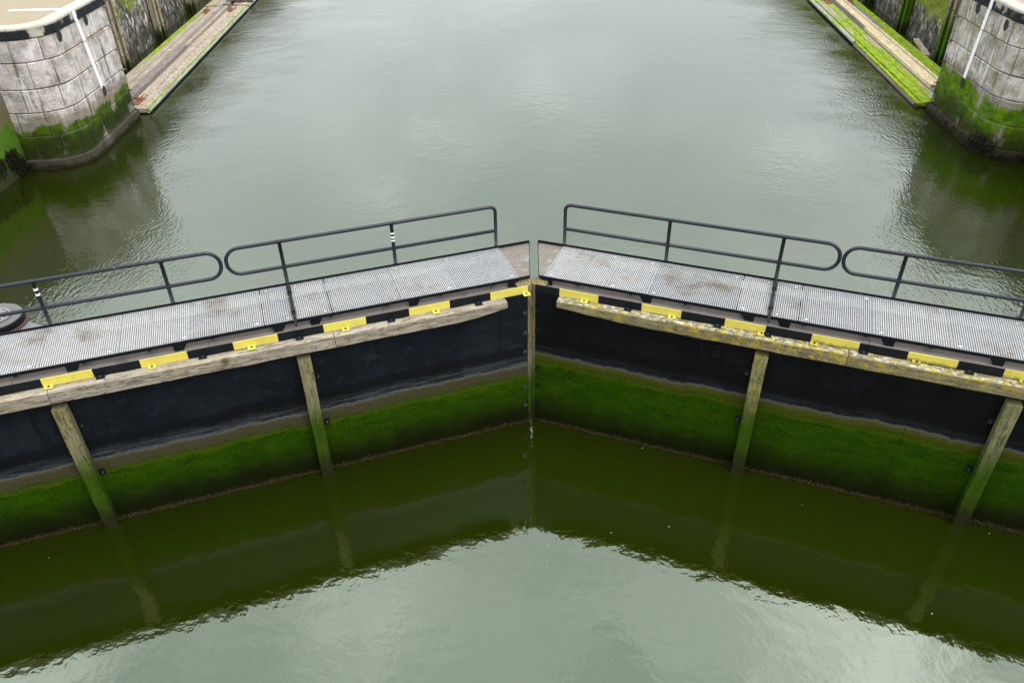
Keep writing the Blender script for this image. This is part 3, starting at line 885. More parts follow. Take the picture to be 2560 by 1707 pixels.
    mesh_obj('seaweed', local(mb.v), mb.f, 'weed', pier, kind='stuff')
    mb = MB()
    for _ in range(700):
        o, d, nn = face_frame(Pp, Up, rnd.uniform(0.4, 8.6))
        r = rnd.uniform(0.012, 0.035); z = abs(rnd.gauss(0, 0.05)) + 0.005
        b = len(mb.v); c = Vector((*mx((o.x + nn.x * .02, o.y + nn.y * .02)), z))
        dx = Vector((d.x * (1 if left else -1), d.y, 0)); nx = Vector((nn.x * (1 if left else -1), nn.y, 0))
        for q in (c - dx * r, c + Vector((0, 0, r)), c + dx * r, c - Vector((0, 0, r)), c + nx * r): mb.v.append(tuple(q))
        for k in range(4): mb.f.append((b + k, b + (k + 1) % 4, b + 4))
    mesh_obj('barnacle_crust', local(mb.v), mb.f, 'shell', pier, kind='stuff')
    # ---------------- chamber wall between the pier and the gate heel
    wall = empty('chamber_wall', (sg * 21.45, 4, 0), label=('weed-hung stone chamber wall running from the left pier towards the gate' if left else 'stone chamber wall running from the right pier towards the gate'), cat='wall', group='chamber side walls')
    ln = lambda t: (0, -160 + 176.3 * (t ** 0.35) - 4, -sg, 0)
    grid_wall('masonry_face', 'chamber', wall, ln, -1.2, 5.72, 220, 26, 0.10, 1.4, 5, flip=not left)
    MB().box(0.12 * sg, 1.0 * sg, -164, 12.15, -1.2, 5.715).build('wall_core', 'mortar', wall)
    mb = MB()
    for _ in range(15):
        yy = rnd.uniform(11.0, 16.0) - 4
        weed_clump(mb, Vector((0, yy, rnd.uniform(0.35, 1.1))), Vector((-sg, 0, 0)), Vector((0, 1, 0)), 0.8, 18, rnd, 0.35)
    mb.build('seaweed', 'weed', wall, kind='stuff')
    # ---------------- rubble quay wall behind the rafts, with guide channels
    qw = empty('quay_wall', (0, 0, 0), label=('rough rubble quay wall behind the left timber raft' if left else 'rough rubble quay wall behind the mossy right raft'), cat='wall', group='rubble quay walls')
    nx = -1.0
    ln = lambda t: (sg * wall_x(22.85 + 60 * t), 22.85 + 60 * t, -sg, 0.1)
    grid_wall('rubble_face', 'rubble' if left else 'rubble_r', qw, ln, -1.0, 5.74, 300, 40, 0.16, 2.6, 3 + sg, flip=not left)
    ln2 = lambda t: (sg * wall_x(60), 82.8 + 817 * t, -sg, 0)
    grid_wall('rubble_face', 'rubble', qw, ln2, -1.0, 5.74, 40, 4, 0.1, 1.0, 8, flip=not left)
    # top kerb of the wall
    pts = [(sg * (wall_x(y) - 0.06), y) for y in (22.9, 58, 120)] + [(sg * (wall_x(y) + 0.6), y) for y in (120, 58, 22.9)]
    MB().prism(pts, 5.65, 5.80).build('kerb', 'coping', qw)
    for gy in (30.3, 37.6, 45.4, 53.2):
        gx = sg * (wall_x(gy) - 0.02)
        ch = empty('guide_channel', (gx, gy, 0)); ch.parent = qw
        w0 = -sg
        MB().box(w0 * 0.02, w0 * 0.10, -0.30, 0.30, -1.0, 5.6).build('web_board', 'guide_web', ch)
        for s2 in (-1, 1):
            fl = MB().box(w0 * 0.10, w0 * 0.46, s2 * 0.30 - 0.05, s2 * 0.30 + 0.05, -1.0, 5.6).build('flange_board', 'guide' if left else 'guide_r', ch)
            fc = MB().box(w0 * 0.462, w0 * 0.49, s2 * 0.30 - 0.12, s2 * 0.30 + 0.12, -1.0, 5.6).build('facing_board', 'guide' if left else 'guide_r', ch)
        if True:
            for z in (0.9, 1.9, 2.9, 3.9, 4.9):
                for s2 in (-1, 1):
                    MB().box(w0 * 0.488, w0 * 0.497, s2 * 0.30 - 0.05, s2 * 0.30 + 0.05, z, z + 0.11).build('bolt_slot', 'hole', ch)  # raised dark boxes; the slots' shade is in their colour

for sg in (-1, 1):
    build_side(sg)

# ------------------------------------------------------------------ the two gate leaves
def build_leaf(sg):
    left = sg < 0
    rnd = random.Random(5 if left else 7)
    A = ANG
    leaf = empty('lock_gate', (0, 0, 0), -sg * A, label=('left leaf of the black steel mitre gate with bare weathered timber fenders' if left else 'right leaf of the black steel mitre gate with lichen-covered timber fenders'), cat='lock gate', group='mitre gate leaves')
    X = lambda s: sg * s
    def bx(name, s0, s1, n0, n1, z0, z1, mat, parent=leaf, **kw):
        return MB().box(X(s0), X(s1), -n0, -n1, z0, z1).build(name, mat, parent, **kw)
    END = 21.2
    s_skin = 0.18 if left else 0.0
    # hull core and deck
    poly = [(X(s_skin + 0.10), 0.016), (X(END), 0.016), (X(END), 1.38), (X(s_skin + 0.35), 1.38)]
    MB().prism(poly, -1.2, HK - 0.14).build('hull', 'blk_far', leaf)
    bounds = [s_skin + 0.02, 3.4, 7.0, 10.6, 14.2, 17.8, END]
    for a, b in zip(bounds, bounds[1:]):
        bx('deck_plate', a + 0.004, b - 0.004, -0.014, -1.42, HK - 0.138, HK - 0.115, 'deck')
    # skin plates
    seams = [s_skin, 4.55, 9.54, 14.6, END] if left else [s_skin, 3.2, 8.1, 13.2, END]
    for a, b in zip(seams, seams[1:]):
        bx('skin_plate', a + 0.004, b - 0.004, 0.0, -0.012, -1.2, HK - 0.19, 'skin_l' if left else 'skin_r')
    # kick plates, striped yellow and black, each with a fixing lug
    if left:
        kb = [0.18, 1.06, 1.99, 2.89, 3.82, 4.71, 5.64, 6.52, 7.40, 8.28, 9.14, 10.04]
        while kb[-1] < END - 1: kb.append(kb[-1] + 0.9)
        first_yellow = True
        lug_y = [0.24, 2.32, 4.27, 6.18, 8.08, 9.93]; lug_b = [1.36, 3.30, 5.22, 7.13, 9.02, 10.95]
    else:
        kb = [0.0, 0.57, 1.46, 2.42, 3.27, 4.18, 5.00, 5.90, 6.80, 7.69, 8.57, 9.36]
        while kb[-1] < END - 1: kb.append(kb[-1] + 0.9)
        first_yellow = False
        lug_y = [1.16, 3.09, 4.94, 5.97, 7.86, 9.71]; lug_b = [2.14, 4.05, 5.06, 6.90, 8.79, 10.75]
    for i, (a, b) in enumerate(zip(kb, kb[1:])):
        yel = (i % 2 == 0) == first_yellow
        t = 0.014
        jz, jn = rnd.uniform(-0.006, 0.004), rnd.uniform(0, 0.004)
        plate = bx('kick_plate', a + 0.001, b - 0.001, t + jn, 0.002, HK - 0.186, HK + jz, 'yellow' if yel else 'blk', label=('yellow painted kick plate' if yel else 'black painted kick plate'))
        for s in (lug_y if yel else lug_b):
            if a <= s <= b:
                d = 0.078
                bx('lug', s - d, s + d, rnd.uniform(0.125, 0.160), t + 0.005, HK - 0.172, HK - 0.152, 'yellow' if yel else 'blk', plate)
                bo = MB(); bo.tube([(X(s), -0.085, HK - 0.153), (X(s), -0.085, HK - 0.135)], 0.024, 6)
                bo.build('bolt', 'blk' if yel else 'bolt', plate)
    # timber fender beams
    zb = HK - 0.470; hb = 0.285
    segs = [(0.74, 4.525), (4.535, 9.95), (9.965, 15.6), (15.62, END - 0.2)] if left else [(0.58, 6.625), (6.64, 12.6), (12.62, END - 0.2)]
    for k, (a, b) in enumerate(segs):
        if left:
            # beam runs along +X local mirrored: place from the far end so that grain stays along X
            o = timber('fender_beam', 'beam_l', leaf, b - a, 0.235, hb, 31 + k, (X(b), -0.240, zb), bev=0.022, jit=0.014, notch=0.10)
            if k == 0:
                me = o.data
                for vtx in me.vertices:
                    if vtx.co.x > (b - a) - 0.9 and vtx.co.z < hb * 0.5:
                        vtx.co.z += 0.13 * (vtx.co.x - (b - a) + 0.9) / 0.9
        else:
            timber('fender_beam', 'beam_r', leaf, b - a, 0.235, hb, 41 + k, (X(a), -0.240, zb), bev=0.035, jit=0.012, notch=0.05, **({'chamfer': (1.6, 0.10)} if k == 0 else {}))
    # fender posts
    for k, s in enumerate((5.22, 9.90, 14.6, 19.2) if left else (5.03, 9.70, 14.4, 19.1)):
        o = timber('fender_post', 'post' if left else 'post_r', leaf, 4.55, 0.27, 0.22, 51 + k + (10 if left else 0), (0, 0, 0), bev=0.02, jit=0.010)
        # X->Z ; Y->local X ; Z->-n
        me = o.data
        for vtx in me.vertices:
            x, y, z = vtx.co
            vtx.co = (X(s) - 0.135 + y, -0.005 - z, -1.2 + x)
        for z, dz in ((0.62, 0), (-0.9, 0)):
            b = MB(); b.tube([(X(s - 0.215), -0.0, HK - 1.25 - 1.3 * (z < 0)), (X(s - 0.215), -0.06, HK - 1.25 - 1.3 * (z < 0))], 0.026, 6)
            b.build('bolt', 'bolt', leaf)
            pb = MB().box(X(s - 0.27), X(s - 0.14), -0.001, -0.012, HK - 1.33 - 1.3 * (z < 0), HK - 1.17 - 1.3 * (z < 0)); pb.build('bolt_plate', 'blk', leaf)
    # mitre post
    if left:
        mp = [(X(0.085), 0.005), (X(0.178), -0.004), (X(0.178), 0.30), (X(0.02), 0.30), (X(0.0), 0.25)]
        cap = [(X(0.10), 0.02), (X(0.40), 0.02), (X(0.40), 0.27), (X(0.04), 0.30), (X(-0.005), 0.24), (X(0.085), 0.04)]
    else:
        mp = [(X(-0.098), 0.005), (X(-0.004), -0.004), (X(-0.004), 0.30), (X(-0.16), 0.30), (X(-0.18), 0.25)]
        cap = [(X(-0.09), 0.02), (X(0.23), 0.02), (X(0.23), 0.27), (X(-0.14), 0.30), (X(-0.18), 0.24), (X(-0.095), 0.04)]
    v = []; f = []; zs = [-1.2 + 5.15 * i / 24 for i in range(25)]
    for z in zs:
        for (x, y) in mp:
            j = 0.007
            v.append((x + mnoise.noise(Vector((x * 9, z * 3, 1))) * j, y + mnoise.noise(Vector((x * 9, z * 3, 5))) * j, z))
    n = len(mp)
    for i in range(24):
        for k in range(n):
            l = (k + 1) % n
            q = (i * n + k, i * n + l, (i + 1) * n + l, (i + 1) * n + k)
            f.append(q[::-1] if left else q)
    f.append(tuple(24 * n + k for k in range(n)))
    mesh_obj('mitre_post', v, f, 'mitre', leaf)
    MB().prism(cap, HK - 0.11, HK - 0.012).build('mitre_cap', 'mitre', leaf)
    # bolts down the mitre edge
    zl = (-0.71, -1.26, -1.80, -2.33, -2.87, -3.43) if left else (-0.15, -0.69, -1.23, -1.77, -2.31, -2.85, -3.37)
    for z in zl:
        s = 0.25 if left else 0.075
        b = MB(); b.tube([(X(s), -0.0, HK + z), (X(s), -0.008, HK + z)], 0.052, 10); b.tube([(X(s), -0.008, HK + z), (X(s), -0.045, HK + z)], 0.030, 6)
        b.build('bolt', 'blk' if not left else 'bolt', leaf)
    # raised number on the skin: 14 / 13
    cu = bpy.data.curves.new('number', 'FONT')
    cu.body = '14' if left else '13'
    cu.size = 0.42; cu.extrude = 0.010; cu.align_x = 'CENTER'; cu.space_character = 1.5
    cu.materials.append(MAT['blk'])
    tmp = bpy.data.objects.new('number_tmp', cu); COL.objects.link(tmp)
    bpy.context.view_layer.update()
    me = bpy.data.meshes.new_from_object(tmp.evaluated_get(bpy.context.evaluated_depsgraph_get()))
    bpy.data.objects.remove(tmp)
    num = bpy.data.objects.new('number_plate_digits', me); COL.objects.link(num); num.parent = leaf
    num.rotation_euler = (math.radians(90), 0, 0)
    num.location = (X(4.10 if left else 3.95), -0.011, HK - 0.98)
    # ---------------- walkway
    n_near, n_far, zw = -0.239, -1.712, HK + 0.10
    sinA, cosA = math.sin(A), math.cos(A)
    xc = 0.125 if left else 0.085
    s_cut = lambda nn: (xc - sinA * abs(nn)) / cosA          # end of the walkway, cut parallel to the lock axis
    walk_end = END - 0.4
    split = 5.23 if left else 5.02
    # edge channels
    fr = empty('walkway_frame', (0, 0, 0)); fr.parent = leaf
    for a, b in ((None, split - 0.03), (split + 0.03, walk_end)):
        for (nn, zz0, zz1, t, nm) in ((n_near + 0.012, zw - 0.068, zw + 0.006, 0.012, 'toe_channel'), (n_far - 0.014, zw - 0.13, zw + 0.05, 0.014, 'edge_channel')):
            s0 = s_cut(nn) if a is None else a
            bx(nm, s0, b, nn + t / 2, nn - t / 2, zz0, zz1, 'blk', fr)
    # end plate at the mitre
    poly = [(X(s_cut(n_near)), -n_near), (X(s_cut(n_near) - 0.012), -n_near), (X(s_cut(n_far) - 0.012), -n_far), (X(s_cut(n_far)), -n_far)]
    MB().prism(poly, zw - 0.066, zw + 0.006).build('end_plate', 'blk', fr)
    for s in [0.9 + 1.2 * k for k in range(17)]:
        if s < walk_end: bx('cross_beam', s - 0.03, s + 0.03, n_near - 0.02, n_far + 0.02, zw - 0.112, zw - 0.036, 'blk', fr)
    for nn in (-0.62, -1.30): bx('stringer', 0.3, walk_end, nn + 0.04, nn - 0.04, zw - 0.20, zw - 0.115, 'blk', fr)
    # feet under the walkway
    feet = ([0.47, 2.74, 4.85, 5.60, 7.56, 9.53] if left else [0.23, 2.48, 4.64, 5.36, 7.35, 9.29]) + [11.4, 13.4, 15.4, 17.4, 19.4]
    for s in feet:
        mb = MB(); pts = [(s - 0.17, zw - 0.069), (s + 0.10, zw - 0.069), (s + 0.085, HK - 0.114), (s - 0.085, HK - 0.114)]
        q = [(X(a), z) for a, z in pts]
        y0, y1 = -(n_near + 0.006), -(n_near - 0.02)
        b = len(mb.v)
        mb.v += [(x, y0, z) for x, z in q] + [(x, y1, z) for x, z in q]
        mb.f += [(0, 1, 2, 3), (7, 6, 5, 4), (0, 4, 5, 1), (1, 5, 6, 2), (2, 6, 7, 3), (3, 7, 4, 0)]
        mb.build('walkway_foot', 'blk', leaf)
        bx('walkway_foot', s - 0.02, s + 0.02, n_near - 0.022, -0.75, HK - 0.114, zw - 0.07, 'blk')
    # grating panels: bearing bars across the walk, round cross rods along it
    joints = ([0.30, 1.75, 2.95, 4.45, split, 5.86, 7.27, 8.67, 10.10] if left else [0.12, 1.55, 2.45, 4.34, split, 5.60, 7.03, 8.45]) 
    while joints[-1] < walk_end - 1.6: joints.append(joints[-1] + 1.42)
    joints.append(walk_end)
    pitch, bt = 0.041, 0.0100
    nrow = 20; rowp = (n_near - n_far - 0.03) / nrow
    def panel(s0, s1, wedge=False):
        g = 0.006 if s0 != split and s1 != split else 0.022
        if wedge:
            # between the mitre cut and the first joint
            edge = MB().box(X(s1 - g - 0.012), X(s1 - g), -(n_near - 0.01), -(n_far + 0.01), zw - 0.034, zw)
            pn = edge.build('grating_panel', 'grate_brown', leaf, label='wedge-shaped end grating stained brown')
            mb = MB()
            s = s1 - g - 0.012 - pitch
            while s > s_cut(n_far) + 0.02:
                # bar spans n from where the cut crosses
                lim = (cosA * s - xc) / -sinA          # |n| at the cut for this s
                na = max(abs(n_near) + 0.012, lim + 0.02)
                if na < abs(n_far) - 0.05:
                    mb.box(X(s - bt / 2), X(s + bt / 2), na, abs(n_far) - 0.014, zw - 0.032, zw - 0.001)
                s -= pitch
            for r in range(1, nrow):
                nn = abs(n_near) + 0.015 + rowp * r
                a = s_cut(nn) + 0.02
                if a < s1 - g - 0.03: mb.box(X(a), X(s1 - g - 0.014), nn - 0.0045, nn + 0.0045, zw - 0.026, zw - 0.003)
            mb.build('grating_bars', 'grate_brown', pn, kind='stuff')
            return
        e = MB()
        e.box(X(s0 + g), X(s0 + g + 0.010), -(n_near - 0.008), -(n_far + 0.008), zw - 0.034, zw)
        e.box(X(s1 - g - 0.010), X(s1 - g), -(n_near - 0.008), -(n_far + 0.008), zw - 0.034, zw)
        e.box(X(s0 + g + 0.011), X(s1 - g - 0.011), -(n_near - 0.008), -(n_near - 0.017), zw - 0.034, zw)
        e.box(X(s0 + g + 0.011), X(s1 - g - 0.011), -(n_far + 0.017), -(n_far + 0.008), zw - 0.034, zw)
        pn = e.build('grating_panel', 'grate', leaf)
        mb = MB(); L = s1 - s0 - 2 * g - 0.02; k = int(L / pitch)
        for i in range(1, k):
            s = s0 + g + 0.01 + L * i / k
            mb.box(X(s - bt / 2), X(s + bt / 2), abs(n_near) + 0.018, abs(n_far) - 0.018, zw - 0.032, zw - 0.001)
        for r in range(1, nrow):
            nn = abs(n_near) + 0.015 + rowp * r
            mb.box(X(s0 + g + 0.011), X(s1 - g - 0.011), nn - 0.0045, nn + 0.0045, zw - 0.026, zw - 0.003)
        mb.build('grating_bars', 'grate', pn, kind='stuff')
        for (ss, nn) in ((s0 + 0.14, n_near - 0.10), (s1 - 0.14, n_far + 0.12)):
            cl = MB(); cl.box(X(ss - 0.028), X(ss + 0.028), -nn - 0.022, -nn + 0.022, zw + 0.001, zw + 0.006)
            cl.build('clip', 'grate', pn)
    panel(s_cut(n_far), joints[0], wedge=True)
    for a, b in zip(joints, joints[1:]): panel(a, b)
    # ---------------- handrail
    nr, zt, zmid, r = -1.775, HK + 1.155, HK + 0.535, 0.041
    Y = -nr
    if left:
        posts = [[0.34, 2.78, 5.23], [7.635, 10.03, 12.43], [14.8, 17.2]]
        loops = [(0.34, 6.38), (6.50, 13.6), (13.75, 18.4)]
    else:
        posts = [[0.125, 2.565, 5.01], [7.415, 9.80, 12.2], [14.6, 17.0]]
        loops = [(0.125, 6.18), (6.27, 13.4), (13.55, 18.2)]
    for k, (pp, (a, b)) in enumerate(zip(posts, loops)):
        hr = empty('handrail', (X((a + b) / 2), Y, zw)); hr.parent = leaf
        off = Vector((X((a + b) / 2), Y, zw))
        P = lambda s, z: Vector((X(s), Y, z)) - off
        rad = 0.20
        if k == 0:
            pts = [P(a, zw - 0.12)] + arc_corner(P(a, zw - 0.12), P(a, zt), P(b, zt), 0.14) + arc_corner(P(a, zt), P(b, zt), P(b, zmid), 0.29, 9) + arc_corner(P(b, zt), P(b, zmid), P(a, zmid), 0.29, 9) + [P(a + 0.02, zmid)]
            MB().tube(pts, r, 10).build('rail', 'rail', hr, True)
        else:
            pts = arc_corner(P(a, zmid), P(a, zt), P(b, zt), 0.29, 9) + arc_corner(P(a, zt), P(b, zt), P(b, zmid), 0.29, 9) + arc_corner(P(b, zt), P(b, zmid), P(a, zmid), 0.29, 9) + arc_corner(P(b, zmid), P(a, zmid), P(a, zt), 0.29, 9)
            MB().tube(pts, r, 10, closed=True).build('rail', 'rail', hr, True)
        for i, s in enumerate(pp):
            if k == 0 and i == 0: continue
            po = MB().tube([P(s, zw - 0.14), P(s, zt - 0.02)], r * 0.98, 10).build('post', 'rail', hr, True)
            if left and ((k == 0 and i == 1) or (k == 1 and i == 1)):
                for z0, z1 in ((0.62, 0.665), (0.70, 0.75), (0.80, 0.84)) if k == 0 else ((0.74, 0.79), (0.86, 0.91)):
                    MB().tube([P(s, zw + z0), P(s, zw + z1)], r * 1.12, 10).build('tape_band', 'tape', po, True)
        for s in pp:
            for zc in (zmid, zt):
                wl = MB().tube([P(s - 0.055, zc), P(s - 0.035, zc)], r * 1.10, 10); wl.tube([P(s + 0.035, zc), P(s + 0.055, zc)], r * 1.10, 10)
                if not (k == 0 and s == pp[0]): wl.build('weld_collar', 'rail', hr, True)
            bo = MB().box(-0.045, 0.045, -0.010, 0.0, -0.12, 0.03)
            o = bo.build('post_bracket', 'blk', hr); o.location = P(s, zw) + Vector((0, -r - 0.001, 0))
    # stay that folds the rail: lies across the walkway at the split
    st = empty('folding_stay', (X(split), -(n_near), zw)); st.parent = leaf
    MB().tube([(0, 0.28, 0.0), (0, 0.20, 0.055), (0, -0.15, 0.045)] and [(0, -n_far + n_near, 0.10), (0, 0.30, 0.075), (0, 0.10, 0.05), (0, -0.215, -0.02)], 0.024, 8).build('stay_rod', 'blk', st, True)
    MB().box(-0.045, 0.045, 0.98, 1.16, 0.03, 0.13).build('stay_collar', 'blk', st)
    MB().box(-0.040, 0.040, 0.20, 0.36, 0.015, 0.10).build('stay_collar', 'blk', st)
    MB().box(-0.03, 0.03, 0.0, -n_far + n_near, 0.004, 0.016).build('stay_track', 'blk', st)
    # ---------------- barnacles along the waterline
    mb = MB()
    for _ in range(5200):
        s = rnd.uniform(0.1, 13.5)
        z = abs(rnd.gauss(0, 0.045)) + 0.004; r0 = rnd.uniform(0.006, 0.019) * (1.9 if rnd.random() < 0.04 else 1)
        if z > 0.16: continue
        b = len(mb.v); x = X(s); y = -0.004 - rnd.uniform(0, 0.03) * max(0, 1 - z / 0.1)
        mb.v += [(x - r0, y, z), (x, y, z + r0), (x + r0, y, z), (x, y, z - r0), (x + rnd.uniform(-.3, .3) * r0, y - r0 * rnd.uniform(.6, 1.3), z + rnd.uniform(-.2, .5) * r0)]
        for k in range(4): mb.f.append((b + k, b + (k + 1) % 4, b + 4))
    mb.build('barnacles', 'shell', leaf, kind='stuff')
    v = []; f = []; N = 420
    for i in range(N + 1):
        s = s_skin + (14.0 - s_skin) * i / N
        h = 0.055 + 0.045 * mnoise.noise(Vector((s * 2.2, 3, sg))) + 0.02 * mnoise.noise(Vector((s * 11, 3, sg)))
        d = 0.022 + 0.012 * mnoise.noise(Vector((s * 6, 8, sg)))
        v += [(X(s), -0.002, h), (X(s), -d, h * 0.55), (X(s), -d * 1.3, -0.1)]
    for i in range(N):
        for k in range(2):
            q = (i * 3 + k, i * 3 + k + 1, i * 3 + k + 4, i * 3 + k + 3)
            f.append(q)
    mesh_obj('barnacle_crust', v, f, 'silt', leaf, kind='stuff')
    return leaf

leaf_l = build_leaf(-1)
leaf_r = build_leaf(1)

# ------------------------------------------------------------------ operating ram head behind the left walkway
def ram():
    root = empty('operating_arm', (0, 0, 0), ANG, label='grey operating arm with black round pivot drum behind the left walkway', cat='gate machinery')
    X = lambda s: -s
    pl = [(9.80, 1.80), (10.28, 2.16), (10.66, 2.50), (10.78, 2.85), (11.22, 3.46), (13.2, 3.7), (13.2, 1.80)]
    MB().prism([(X(s), n) for s, n in pl], HK - 0.30, HK - 0.10).build('arm_plate', 'grey', root)
    c = (X(11.22), 2.55)
    def ring(name, r0, z0, z1, mat, bevel=0.0, S=40):
        mb = MB()
        prof = [(r0, z0), (r0, z1 - bevel), (r0 - bevel, z1), (0.0, z1)]
        for (rr, z) in prof:
            for k in range(S):
                t = 2 * math.pi * k / S
                mb.v.append((c[0] + rr * math.cos(t), c[1] + rr * math.sin(t), z))
        for i in range(3):
            for k in range(S):
                l = (k + 1) % S
                mb.f.append((i * S + k, i * S + l, (i + 1) * S + l, (i + 1) * S + k))
        return mb.build(name, mat, root)
    ring('base_flange', 0.60, HK - 0.099, HK - 0.055, 'rust_dark', 0.01)
    dr = ring('drum', 0.55, HK - 0.054, HK + 0.085, 'blk', 0.012)
    ring('drum_top', 0.535, HK + 0.0855, HK + 0.100, 'grey_dark', 0.006)
    ring('hub_ring', 0.36, HK + 0.1005, HK + 0.108, 'rust_dark', 0.004)
    ring('hub_cap', 0.335, HK + 0.1085, HK + 0.124, 'grey', 0.005)
    for k in range(14):
        t = 2 * math.pi * k / 14
        p = (c[0] + 0.25 * math.cos(t), c[1] + 0.25 * math.sin(t))
        MB().tube([(p[0], p[1], HK + 0.1245), (p[0], p[1], HK + 0.130)], 0.022, 8).build('bolt', 'hole', root)
ram()

# ------------------------------------------------------------------ floating timber rafts
def raft(sg, y0, y1, near, label, seed):
    left = sg < 0
    rnd = random.Random(seed)
    x0 = 18.93 + 0.0735 * (y0 - 23.3)
    L = (y1 - y0) / 0.9973
    ang = math.atan2(1.0, sg * 0.0735)              # local +X runs up the lock
    root = empty('timber_raft', (sg * x0, y0, -0.07), ang, label=label, cat='raft', group='floating fender rafts')
    W = lambda w: (w if left else -w)               # local y: outward from the lock axis
    def plank(name, w0, w1, zt, th, mat, a=0.0, b=None, jit=0.008, bev=0.015, **kw):
        b = L if b is None else b
        w0, w1 = w0 + 0.014, w1 - 0.014
        wA, wB = sorted((W(w0), W(w1)))
        return timber(name, mat, root, b - a, wB - wA, th, rnd.randint(1, 999), (a, wA, zt - th), bev=bev, jit=jit, seg=0.8, **kw)
    def log(name, w, z, r, mat, a, b):
        pts = [(a + (b - a) * i / 30, W(w) + 0.012 * mnoise.noise(Vector((i * .6, seed, 0))), z + 0.01 * mnoise.noise(Vector((i * .6, seed, 4)))) for i in range(31)]
        return MB().tube(pts, r, 10).build(name, mat, root, True)
    # float body under the deck
    wA, wB = sorted((W(0.14), W(3.28)))
    MB().box(0.15, L - 0.1, wA, wB, -0.5, 0.12).build('float_body', 'moss_none', root)
    if left:
        log('edge_log', 0.11, 0.20, 0.085, 'log_grey', -0.05, L)
        plank('plank', 0.20, 0.78, 0.34, 0.2, 'raft_a', 0, L * .52)
        plank('plank', 0.20, 0.78, 0.345, 0.2, 'raft_a', L * .52 + .02)
        plank('plank', 0.80, 1.30, 0.32, 0.2, 'raft_a', 0.3)
        plank('kerb_beam', 1.32, 1.52, 0.52, 0.3, 'raft_b', 1.1, L * .5)
        plank('kerb_beam', 1.32, 1.52, 0.49, 0.3, 'raft_a', L * .5 + .02, L - .6)
        plank('plank', 1.54, 2.02, 0.40, 0.26, 'raft_b', 0.2, L * .55)
        plank('plank', 1.54, 2.02, 0.38, 0.26, 'raft_b', L * .55 + .02)
        plank('plank', 2.04, 2.50, 0.33, 0.2, 'raft_a', 0.0)
        plank('plank', 2.52, 2.92, 0.34, 0.2, 'raft_a', 0.0, L * .4)
        plank('plank', 2.52, 2.92, 0.33, 0.2, 'raft_a', L * .4 + .02)
        plank('plank', 2.94, 3.28, 0.31, 0.2, 'moss_some', 0.0)
        plank('edge_strip', 0.10, 0.21, 0.32, 0.08, 'moss_full', 0.0, bev=0.006)
        # drilled holes along the outer plank: raised discs, hole shade in their colour
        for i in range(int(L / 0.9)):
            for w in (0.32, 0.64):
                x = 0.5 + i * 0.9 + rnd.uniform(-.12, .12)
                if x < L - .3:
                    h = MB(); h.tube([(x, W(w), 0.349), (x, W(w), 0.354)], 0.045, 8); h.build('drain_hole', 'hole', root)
        pats = [(1.2, 0.95), (L - 1.6, 2.7), (L - 1.2, 0.95)]
    else:
        log('edge_log', 0.08, 0.13, 0.085, 'moss_none', 0.2, L * .48)
        log('edge_log', 0.10, 0.24, 0.11, 'moss_edge', L * .48 + .1, L)
        plank('plank', 0.10, 0.30, 0.30, 0.10, 'moss_full', 0.0)
        plank('plank', 0.32, 0.86, 0.34, 0.2, 'moss_full', 0.0, L * .55)
        plank('plank', 0.32, 0.86, 0.34, 0.2, 'moss_some', L * .55 + .02)
        plank('plank', 0.88, 1.34, 0.33, 0.2, 'moss_some', 0.5, L * .5)
        plank('plank', 0.88, 1.34, 0.33, 0.2, 'moss_some', L * .5 + .02)
        plank('bearer', 1.36, 2.24, 0.36, 0.2, 'raft_b', 0.4)
        # raised pale trough
        plank('trough_floor', 1.52, 2.08, 0.46, 0.08, 'raft_c', 2.4, L * .58)
        plank('trough_floor', 1.52, 2.08, 0.46, 0.08, 'raft_c', L * .58 + .02, L - .5)
        plank('trough_side', 1.36, 1.50, 0.54, 0.19, 'raft_c', 2.2, L * .6)
        plank('trough_side', 1.36, 1.50, 0.54, 0.19, 'raft_b', L * .6 + .02, L - .3)
        plank('trough_side', 2.10, 2.24, 0.54, 0.19, 'raft_c', 2.2, L - .3)
        plank('plank', 2.26, 2.80, 0.34, 0.2, 'moss_full', 0.0, L * .62)
        plank('plank', 2.26, 2.80, 0.34, 0.2, 'raft_b', L * .62 + .02)
        plank('plank', 2.82, 3.28, 0.33, 0.2, 'moss_full', 0.0)
        pats = [(1.3, 1.75), (L - 1.3, 1.0), (L - 1.4, 2.55)]
    # rusty fittings and straps
    for (x, w) in pats:
        ft = empty('mooring_fitting', (x, W(w), 0.36)); ft.parent = root
        MB().box(-0.55, 0.55, -0.20, 0.20, 0.0, 0.012).build('rust_plate', 'rust', ft)
        MB().tube([(-0.25, -0.12, 0.01), (-0.22, -0.05, 0.16), (0.0, 0.0, 0.20), (0.2, 0.06, 0.14), (0.25, 0.12, 0.01)], 0.03, 6).build('rust_loop', 'rust', ft, True)
        for k in range(5):
            a = rnd.uniform(0, 6.3); l = rnd.uniform(0.15, 0.4)
            p = (rnd.uniform(-.5, .5), rnd.uniform(-.25, .25), 0.03)
            MB().tube([p, (p[0] + l * math.cos(a) * .6, p[1] + l * math.sin(a) * .6, rnd.uniform(.06, .22)), (p[0] + l * math.cos(a), p[1] + l * math.sin(a), .03)], 0.022, 6).build('chain_link', 'hole' if k % 2 else 'rust', ft, True)
    return root

raft(-1, 23.25, 46.0, True, 'bare weathered timber raft beside the left rubble wall', 3)
raft(-1, 46.35, 69.0, False, 'next timber raft up the lock, beyond the seam at upper left', 4)
raft(1, 23.15, 46.4, True, 'bright mossy timber raft with raised pale trough beside the right wall', 5)
raft(1, 46.8, 69.0, False, 'far mossy raft up the lock behind the right-hand raft', 6)

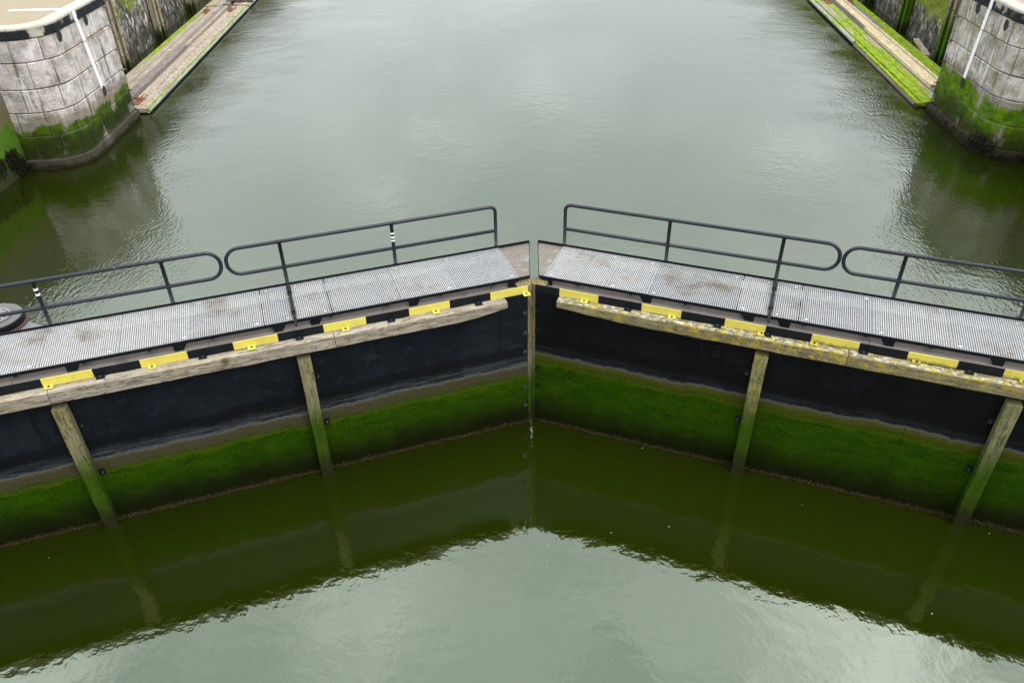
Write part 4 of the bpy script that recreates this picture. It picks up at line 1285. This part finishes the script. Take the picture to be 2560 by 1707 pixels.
# loose pieces lying on the rafts
o = timber('loose_plank', 'raft_a', None, 2.6, 0.32, 0.12, 77, (23.10, 33.9, 0.42), (0, math.radians(6), math.radians(-97)))
tag(o, 'loose pale plank tipped between the mossy raft and the right wall', 'plank')
o = timber('loose_plank', 'raft_b', None, 2.0, 0.75, 0.10, 78, (-22.6, 47.1, 0.36), (0, 0, math.radians(2)))
tag(o, 'short grey board lying across the far left raft by rusty chain', 'plank')
for k, (x, y, s, lab) in enumerate(((-21.9, 33.5, 0.16, 'pale yellow leaf lying mid-length on the bare left raft'), (-22.6, 36.4, 0.09, 'tiny pale leaf near the wall side of the left raft'), (22.2, 36.6, 0.13, 'yellow leaf on the moss of the right raft'))):
    v = [(0, 0, 0.02), (s, 0.3 * s, 0), (1.5 * s, 0, .03), (s, -0.35 * s, 0.0), (.5 * s, .4 * s, .02), (.5 * s, -.4 * s, .02)]
    o = mesh_obj('fallen_leaf', v, [(0, 5, 3, 2, 1, 4)], 'leaf', None)
    o.location = (x, y, 0.40); o.rotation_euler = (0, 0, k * 1.3)
    tag(o, lab, 'leaf')

# ------------------------------------------------------------------ leaking water at the mitre and foam flecks
rnd = random.Random(99)
def flecks(mb, x, y, sx, sy, n, r0, r1, ang=0.0, z=0.004):
    for _ in range(n):
        a, b = rnd.gauss(0, sx), rnd.gauss(0, sy)
        cx, cy = x + a * math.cos(ang) - b * math.sin(ang), y + a * math.sin(ang) + b * math.cos(ang)
        r = rnd.uniform(r0, r1); k = rnd.randint(5, 7); t0 = rnd.uniform(0, 6)
        st = rnd.uniform(1.0, 2.6)
        base = len(mb.v)
        for i in range(k):
            t = t0 + 2 * math.pi * i / k
            rr = r * rnd.uniform(0.6, 1.2)
            mb.v.append((cx + rr * st * math.cos(t), cy + rr * math.sin(t), z))
        mb.f.append(tuple(range(base, base + k)))
mb = MB()
flecks(mb, -0.085, -0.30, 0.014, 0.22, 46, 0.002, 0.007)
for i in range(34):
    z = rnd.uniform(0.02, 0.80) ** 1.3
    x = -0.085 + rnd.uniform(-0.012, 0.012); r = rnd.uniform(0.002, 0.005)
    b = len(mb.v); y = -0.016
    mb.v += [(x - r * .6, y, z), (x + r * .6, y, z), (x, y - 0.006, z + r * 3)]
    mb.f.append((b, b + 1, b + 2))
mb.build('leak_foam', 'foam', None, kind='stuff', label='thin white dribble of leaking water where the gate leaves meet')
mb = MB()
flecks(mb, 0, -4, 9, 4, 26, 0.003, 0.007)
flecks(mb, 0, 8, 10, 5, 14, 0.004, 0.009)
mb.build('foam_flecks', 'foam', None, kind='stuff', label='scattered pale flecks floating on the lock water')
